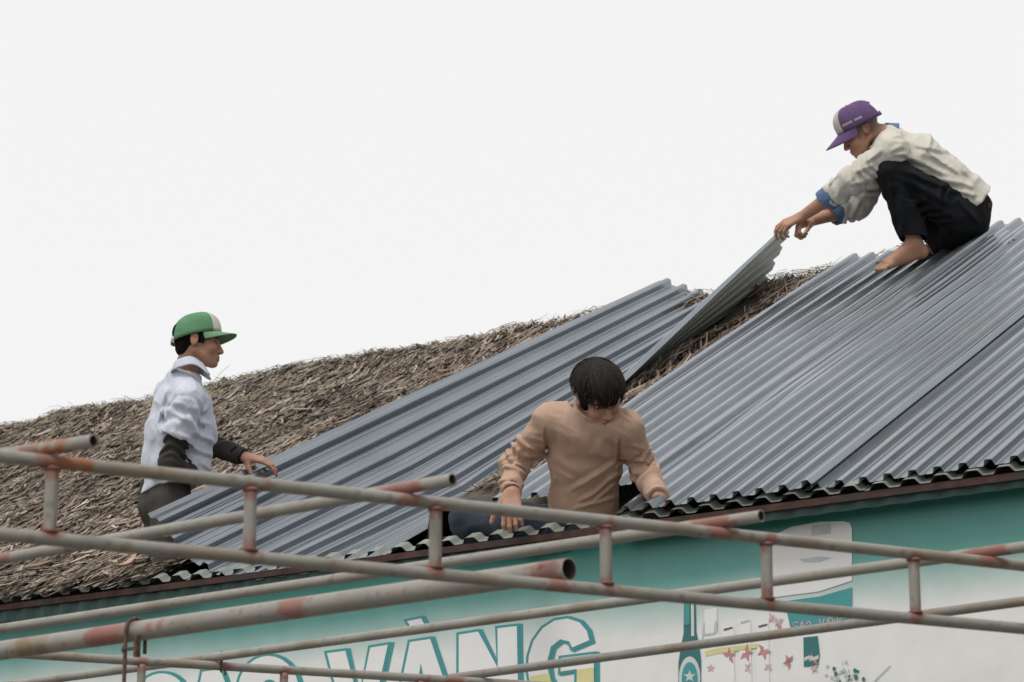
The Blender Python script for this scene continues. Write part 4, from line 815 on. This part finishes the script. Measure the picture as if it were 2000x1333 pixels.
# ================================================================== middle worker, leaning forward over the eave, looking down
def worker_tan():
    D0 = 10.42; J = lambda x, y, d=0.: px(x, y, D0+d)
    f, u, r = frame_from((.36,-.62,-.70), (-.04,-.74,.68)); ho = J(1168,772,-.06)
    neck = J(1146,800,.06); sR, sL = J(1076,822,.05), J(1222,838,-.06); shc = (sR+sL)/2; side = unit(sL-sR); pel = J(1137,1020,.20)
    eR, wR = J(1004,906,.18), J(1000,962,-.04); eL, wL = J(1256,913,.06), J(1284,970,-.17)
    hR, hL = J(1090,1032,.2), J(1180,1030,.2); kR, kL = J(916,1014,.42), J(1192,1180,.12); aR, aL = J(945,1205,.5), J(1188,1380,.3)
    b = Vol([ho, sR, sL, eR, wR, eL, wL, wR-Zz*.17, wL+Ee*.15, pel, kR, kL, aR, aL-Zz*.1], .0042); head(b, ho, f, u, r, 1.0)
    b.cone(ho-.02*f-.03*u, neck, .052, .056, .02); b.cone(neck, shc-Zz*.02+.03*Hh, .054, .05, .02)
    b.econe(shc-Zz*.06+.05*Hh, J(1142,910,.14), (.11,.065), (.105,.07), side, .03); b.econe(J(1142,910,.14), pel, (.105,.07), (.12,.09), side, .03); b.cone(sR+.02*Hh, sL+.02*Hh, .036, .036, .03)
    b.chain([sR, eR, wR], [.045,.038,.027], .02); b.chain([sL, eL, wL], [.045,.038,.027], .02)
    for h_, k_, a_ in ((hR,kR,aR),(hL,kL,aL)): b.chain([h_, k_, a_], [.078,.052,.035], .03); b.cone(a_-Zz*.04, a_-Zz*.05-.14*Hh, .03, .025, .02)
    hand(b, wR, unit(J(1000,1000,-.09)-wR), unit(np.array([-.1,-.85,.5])), 1, [(.5,1.1,.8),(.45,1.1,.8),(.4,1.0,.8),(.35,.95,.8)], 1.08, thumb=(.6,.6,-.35), tcurl=.25)
    hand(b, wL, unit(J(1316,976,-.10)-wL), unit(np.array([.1,-.5,.85])), -1, [(.3,.3,.2)]*4, 1.0)
    p = b.build('person', M['skin'], None, head_color(ho, f, u, r, base=SKIN*[1.02,1.05,1.05]))
    tag(p, 'bareheaded person in a tan sweater leaning over the eave and looking down', 'person')
    R = np.stack([f,u,r]); v = Vol([ho-.12*f+.16*u-.1*r, ho+.12*f-.06*u+.1*r], .004, .03)
    v.ell(ho+.050*u-.004*f, (.112,.096,.092), R, 0); v.ell(ho-.05*f-.01*u, (.055,.065,.075), R, .03); v.ell(ho+.075*f+.055*u, (.05,.038,.066), R, .02)
    v.cone(ho+.085*f-.055*u-.1*r, ho+.085*f-.055*u+.1*r, .078, .078, .006, True); v.plane_cut(ho-.058*u, unit(-u+.2*f))
    for s_ in (-1, 1): v.ell(ho-.006*f-.008*u+.088*s_*r, (.032,.042,.028), R, .006, True); v.cone(ho+.034*f+.03*u+.070*s_*r, ho+.032*f-.022*u+.070*s_*r, .016, .008, .008)
    v.folds(.016, np.array([f*14, u*14, r*46]), 31, 1.4)
    hr = v.build('hair', M['hair'], p); lst = []
    FR = np.random.default_rng(12)
    strand_hair(lst, ho, f, u, r, 4200, (-.35,.94), (.118,.104,.098), (.35,1.30), 5, 1., lambda P: (P[-1][0] > .05 and abs(P[-1][2]) < .062 and P[-1][1] > -.022 and FR.random() < .30) or all(q_[1] > -.03 or q_[0] < .0 for q_ in P) and not (P[-1][0] > .04 and P[-1][1] < .012+.02*math.sin(P[-1][2]*150)) and not (abs(P[-1][2]) > .06 and P[-1][1] < .015 and P[-1][0] > -.04), .0024)
    V, F = ribbons(lst, ho+.03*u); cc_ = np.repeat(np.array([.020,.015,.013])*np.random.default_rng(3).uniform(.3, 1.7, (len(lst),1)), 14, 0); o = link('hair_strands', mesh_np('hair_strands', V, F, None, cc_), M['strand'], hr); o['kind'] = 'stuff'
    # sweater
    v = Vol([neck+Zz*.04, sR, sL, eR, wR, eL, wL, J(1050,1030,.1), J(1220,1030,.2)], .0046); mid = J(1144,905,.10)
    v.econe(shc-Zz*.03+.03*Hh, J(1146,860,.08), (.145,.100), (.150,.106), side, .03); v.econe(J(1146,860,.08), mid, (.150,.106), (.138,.104), side, .04); v.econe(mid, pel-Zz*.0, (.138,.104), (.142,.108), side, .04)
    v.cone(neck-Zz*.012, sR, .054, .058, .035); v.cone(neck-Zz*.012, sL, .054, .058, .035); v.cone(sR, sL, .056, .056, .05)
    dR = unit(wR-eR); dL = unit(wL-eL)
    v.chain([sR, eR, wR-dR*.01], [.063,.051,.038], .022); v.chain([sL, eL, wL-dL*.005], [.063,.051,.039], .022)
    v.plane_cut(wR-dR*.004, dR, rad=.07); v.plane_cut(wL, dL, rad=.07); v.cone(wR-dR*.012, wR+dR*.05, .033, .036, 0, True); v.cone(wL-dL*.01, wL+dL*.05, .033, .036, 0, True)
    v.rings(sR+(eR-sR)*.45, eR+dR*.03, .007, 3.2, 2); v.rings(eR, wR, .007, 4, 4); v.rings(sL+(eL-sL)*.5, eL, .006, 2.5, 5); v.rings(eL, wL, .007, 3, 6)
    Q = np.array([[.5,0,.86],[-.86,0,.5],[0,1,0]]); v.folds(.012, np.diag([10,4.0,5])@Q, 41, 2.3); v.folds(.006, np.diag([22,8,11])@Q, 44, 2.2)
    v.cone(neck+Zz*.01-.02*Hh, ho-.02*u, .060, .066, .012, True)
    v.creases([(1212,902,1110,962,6,.011),(1217,922,1128,986,5,.010),(1208,944,1140,992,4,.008),(1204,970,1118,997,4,.007),(1080,895,1132,922,7,.006),(1085,925,1066,990,6,.007),(1066,838,1068,884,3,-.009),(1212,855,1209,900,3,-.009),(1036,856,1068,864,4,.008),(1024,872,1058,888,4,.008),(1122,783,1131,806,4,.008),(1130,803,1146,819,4,.008),(1143,817,1168,823,4,.008),(1215,806,1236,822,3,-.006),(1120,850,1150,880,9,.004),(1185,850,1165,890,9,.004),(1232,870,1262,882,4,.007),(1240,900,1268,905,4,.008)], D0+.12)
    sw = v.build('sweater', M['sweater'], p)
    an = np.linspace(0, 2*math.pi, 40, endpoint=False); vv = np.linspace(0, 1, 5); AN, VV = np.meshgrid(an, vv, indexing='ij'); na_ = unit(ho-.02*f-.035*u-neck); b1_ = unit(side-(side@na_)*na_); b2_ = np.cross(na_, b1_)
    P = neck+na_*.050+((.072-.006*VV)*np.cos(AN))[..., None]*b1_+((.072-.006*VV)*np.sin(AN))[..., None]*b2_+(VV*.018-.004)[..., None]*na_; V, F = grid_mesh(P, True); solid(link('neckband', mesh_np('neckband', V, F), M['sweater'], sw, True), .006)
    v = Vol([pel, hR, hL, kR, kL, aR, aL], .0055); v.econe(pel+Zz*.03, pel-Zz*.06, (.145,.11), (.155,.12), side, .03)
    for h_, k_, a_ in ((hR,kR,aR),(hL,kL,aL)): v.chain([h_, k_, a_], [.092,.076,.062], .02)
    v.folds(.012, np.diag([12,12,10]), 50, 2.); v.build('jeans', M['jeans'], p); return p
# ================================================================== right worker, squatting near the ridge, barefoot, facing left
def worker_purple():
    D0 = 13.62; J = lambda x, y, d=0.: px(x, y, D0+d); s = 1.07
    fx = unit(px(1560,300,D0)-px(1760,300,D0)); upv = unit(px(1700,200,D0)-px(1700,300,D0)); toward = unit(np.cross(fx, upv)); toward = toward if toward[1] < 0 else -toward
    f = unit(.85*fx-.52*upv); u = unit(.52*fx+.85*upv); r = np.cross(f, u); ho = J(1684,255)
    neck = J(1728,270,.02); sL, sR = J(1740,297,-.19), J(1732,296,.19); shc = (sL+sR)/2; side = unit(sL-sR); pel = J(1888,418,.0)
    eL, wL = J(1664,357,-.16), J(1566,424,.02); eR, wR = J(1672,404,.17), J(1588,432,.09)
    hL, hR = J(1878,424,-.10), J(1884,424,.11); kL, kR = J(1741,334,-.20), J(1752,345,.18); aL, aR = J(1788,477,-.18), J(1845,466,.10)
    b = Vol([ho-.1*f, ho+.13*u, ho+.14*f, sL, sR, eL, wL, J(1505,455), eR, wR, pel, kL, kR, aL, aR, J(1710,535,-.2), J(1935,450)], .0042); head(b, ho, f, u, r, s)
    b.cone(ho-.025*f-.03*u, neck, .056, .062, .02); b.cone(neck, shc, .062, .07, .03)
    mid = J(1830,345,0)
    b.econe(shc+.04*(mid-shc), mid, (.14,.10), (.125,.09), side, .03); b.econe(mid, pel, (.125,.09), (.14,.11), side, .03); b.cone(sL, sR, .05, .05, .04)
    b.chain([sL, eL, (eL+wL)/2, wL], [.05,.042,.038,.027], .02); b.chain([sR, eR, (eR+wR)/2, wR], [.05,.042,.038,.027], .02)
    for h_, k_, a_ in ((hL,kL,aL),(hR,kR,aR)): b.chain([h_, k_, k_+(a_-k_)*.35, a_], [.07,.046,.048,.036], .02)
    # bare feet flat on the sheet
    for a_, lat in ((aL, toward), (aR, toward)):
        fu = Nn; toe = J(1718,521,-.17)-J(1806,490,-.17); toe = unit(toe-(toe@fu)*fu); fs = np.cross(toe, fu); fs = fs if fs@toward > 0 else -fs; toe = unit(toe+.22*fs); fs = unit(fs-(fs@toe)*toe)
        heel = a_-toe*.020-fu*.046*s; ball = heel+toe*.178*s-fu*.004
        b.cone(a_, a_-fu*.02, .036, .036, .02); b.cone(heel, ball, .030*s, .022*s, .025); b.cone(a_+toe*.02, ball+fu*.008, .034, .022, .03); b.ell(heel, (.028*s,.028*s,.028*s), np.eye(3), .02)
        b.cone(ball+fs*.028, ball-fs*.028, .020, .019, .015)
        for i, (o_, ln, rr_) in enumerate(((-.036,.046,.0125),(-.012,.044,.009),(.007,.039,.0088),(.024,.033,.0082),(.040,.026,.008))):
            q0 = ball+fs*o_*.95+toe*.006-fu*.004; b.cone(q0, q0+toe*ln*.6*s+fu*.004, rr_*1.0, rr_*.95, .003); b.cone(q0+toe*ln*.6*s+fu*.004, q0+toe*ln*s-fu*.006, rr_*.98, rr_*.95, .002)
    hand(b, wL, unit(J(1536,437,.03)-wL), unit(.35*fx+.75*upv+.45*toward), 1, [(.35,.5,.4),(.4,.6,.5),(.5,.8,.6),(.6,.9,.7)], s, thumb=(.75,.35,-.55), tcurl=.5)
    hand(b, wR, unit(J(1552,446,.05)-wR), unit(.25*fx+.85*upv-.2*toward), -1, [(.9,1.3,1.),(.9,1.3,1.),(.9,1.3,1.),(.9,1.3,1.)], s, thumb=(.7,.5,-.4), tcurl=.4)
    p = b.build('person', M['skin'], None, head_color(ho, f, u, r, s, lambda x, y, z: .75*sst(.25*x*4+y*1.0-.01+0*z, -.02, .02)*(x < .045)+.75*sst(-x, -.01, .02)*sst(y, -.05, -.02), SKIN*[1.0,.98,.95]))
    tag(p, 'barefoot person in a purple cap squatting on the metal roof by the ridge', 'person')
    c = empty('cap', ho); c.parent = p; c.matrix_parent_inverse = p.matrix_world.inverted()
    cf, cu, cr = frame_from(f-.02*u, u+.02*f); srf = cap(c, ho, cf, cu, cr, [M['cap_purple'], M['cap_white'], M['cap_purple'], M['cap_purple']], s*1.03, u_front=.040, u_back=.012, brimL=.085, drop=.030, front_deg=36)
    ph0 = math.radians(-42) if (cr@toward) < 0 else math.radians(42); sg_ = np.sign(ph0); mb = MB()
    for i in range(11):
        if i == 6: continue
        p0 = ph0+sg_*math.radians(5*i); ps0 = .16+.012*i*0; q4 = []
        for dp, dq in ((0,0),(3.2,0),(3.2,.085),(0,.085)):
            a_ = np.array([p0+sg_*math.radians(dp)]); e_ = np.array([ps0+dq]); x_ = srf(a_, e_)[0]; q4.append(x_+unit(x_-ho)*.0035)
        mb.quad(*q4)
    mb.build('lettering', M['cap_white'], c)
    # shirt with rolled sleeves
    v = Vol([neck+Zz*.06, sL, sR, eL, eR, wR, J(1612,385), J(1935,400), pel, J(1800,300)], .0048)
    m1, m2 = J(1790,312,.0), J(1845,358,.0)
    v.econe(shc+.02*(m1-shc), m1, (.165,.115), (.180,.130), side, .03); v.econe(m1, m2, (.180,.130), (.172,.128), side, .04); v.econe(m2, J(1898,398,0), (.172,.128), (.175,.125), side, .04)
    v.cone(neck, sL, .066, .074, .04); v.cone(neck, sR, .066, .074, .04); v.cone(sL, sR, .07, .07, .05)
    na0 = unit(ho-.03*f-neck); cL = eL+(wL-eL)*.40; cR = eR+(wR-eR)*.42; dL, dR = unit(wL-eL), unit(wR-eR)
    v.chain([sL, eL, cL], [.078,.066,.060], .022); v.chain([sR, eR, cR], [.078,.070,.062], .022)
    v.plane_cut(cL, dL, rad=.09); v.plane_cut(cR, dR, rad=.09); v.cone(cL-dL*.02, cL+dL*.07, .046, .05, 0, True); v.cone(cR-dR*.02, cR+dR*.07, .046, .05, 0, True)
    hem = unit(J(1935,392)-J(1780,300)); v.plane_cut(J(1912,388), unit(.95*hem-.2*upv), rad=.24)
    v.rings(sL+(eL-sL)*.3, eL, .008, 3.5, 2); v.rings(eL-dL*.03, cL, .006, 2.5, 4); v.rings(sR+(eR-sR)*.3, eR, .009, 4, 5); v.rings(eR, cR, .007, 2.5, 7)
    ax3 = unit(pel-shc); Q = np.array([ax3, side, np.cross(ax3, side)]); v.folds(.018, np.diag([10,5,7])@Q, 61, 2.3); v.folds(.009, np.diag([20,10,14])@Q, 64, 2.2)
    v.cone(neck+.02*na0, ho-.03*f-.02*u, .078, .095, .012, True)
    v.creases([(1738,298,1764,284,5,.010),(1742,304,1770,300,4,.009),(1780,281,1858,300,5,.008),(1768,304,1850,342,5,.010),(1812,299,1880,339,5,.009),(1838,349,1902,366,5,.010),(1860,372,1912,384,4,.008),(1664,338,1710,320,5,.010),(1658,362,1704,350,5,.010),(1618,364,1634,342,3,.007),(1690,318,1722,290,5,.009),(1740,270,1790,272,4,-.006),(1870,318,1905,360,4,.008)], D0)
    sh = v.build('shirt', M['shirt_beige'], p)
    for (c_, d_) in ((cL, dL), (cR, dR)):
        v = Vol([c_, c_+d_*.05], .004, .1); v.cone(c_-d_*.012, c_+d_*.040, .063, .060, 0); v.plane_cut(c_-d_*.018, -d_); v.plane_cut(c_+d_*.045, unit(d_-.35*upv)); v.cone(c_-d_*.06, c_+d_*.12, .050, .053, 0, True); v.folds(.006, np.diag([20,20,20]), 70); v.build('cuff', M['denim'], sh)
    an = np.linspace(-2.5, 2.5, 36); vv = np.linspace(0, 1, 6); AN, VV = np.meshgrid(an, vv, indexing='ij'); na_ = unit(ho-.03*f-neck); b1_ = unit(-f-(-f@na_)*na_); b2_ = np.cross(na_, b1_)
    rad = .070+.028*VV; P = neck+na_*.036+b1_*.000+(rad*np.cos(AN))[..., None]*b1_+(rad*np.sin(AN))[..., None]*b2_+(.012-.052*VV-.020*np.cos(AN))[..., None]*na_; V, F = grid_mesh(P); solid(link('collar', mesh_np('collar', V, F), M['denim'], sh, True), .005)
    # trousers, cuffs above the ankle
    v = Vol([pel, hL, hR, kL, kR, aL, aR, J(1930,450), J(1725,480)], .0048); v.econe(J(1895,400,0), J(1888,438,0), (.150,.108), (.160,.112), side, .04); v.ell(J(1888,430,0), (.108,.15,.098), np.eye(3), .04)
    tL = kL+(aL-kL)*.90; v.chain([hL, kL, tL], [.102,.078,.072], .025); v.chain([hR, kR, aR-Zz*.04], [.104,.080,.074], .025); v.cone(J(1870,450,-.05), J(1838,472,.05), .07, .05, .04)
    dT = unit(aL-kL); v.plane_cut(J(1770,467,-.18), unit(np.array([0,0,-1.])), rad=.125) ; v.cone(tL-dT*.03, tL+dT*.08, .062, .066, 0, True)
    ax3 = unit(aL-kL); v.rings(hL, kL, .008, 3.5, 3, .13); v.folds(.014, np.array([ax3*7, fx*12, toward*9]), 80, 2.); v.folds(.005, np.diag([20,20,18]), 83)
    v.creases([(1760,330,1860,372,6,.012),(1770,352,1850,400,6,.012),(1752,360,1762,460,5,.010),(1790,380,1870,430,6,.012),(1735,345,1748,440,5,.008),(1880,400,1915,440,5,.010)], D0)
    v.build('trousers', M['black_tr'], p)
    # belt pouch at the back of the waist
    mb = MB(); bp_ = J(1927,402,-.08); mb.box(bp_, fx*.020, upv*.012, toward*.03); mb.box(bp_-upv*.016+fx*.004, fx*.012, upv*.010, toward*.018); mb.box(bp_-fx*.016+upv*.004, fx*.006, upv*.016, toward*.008); k_ = mb.build('belt_pouch', M['iron'], p)
    return p
worker_green(); worker_tan(); worker_purple()
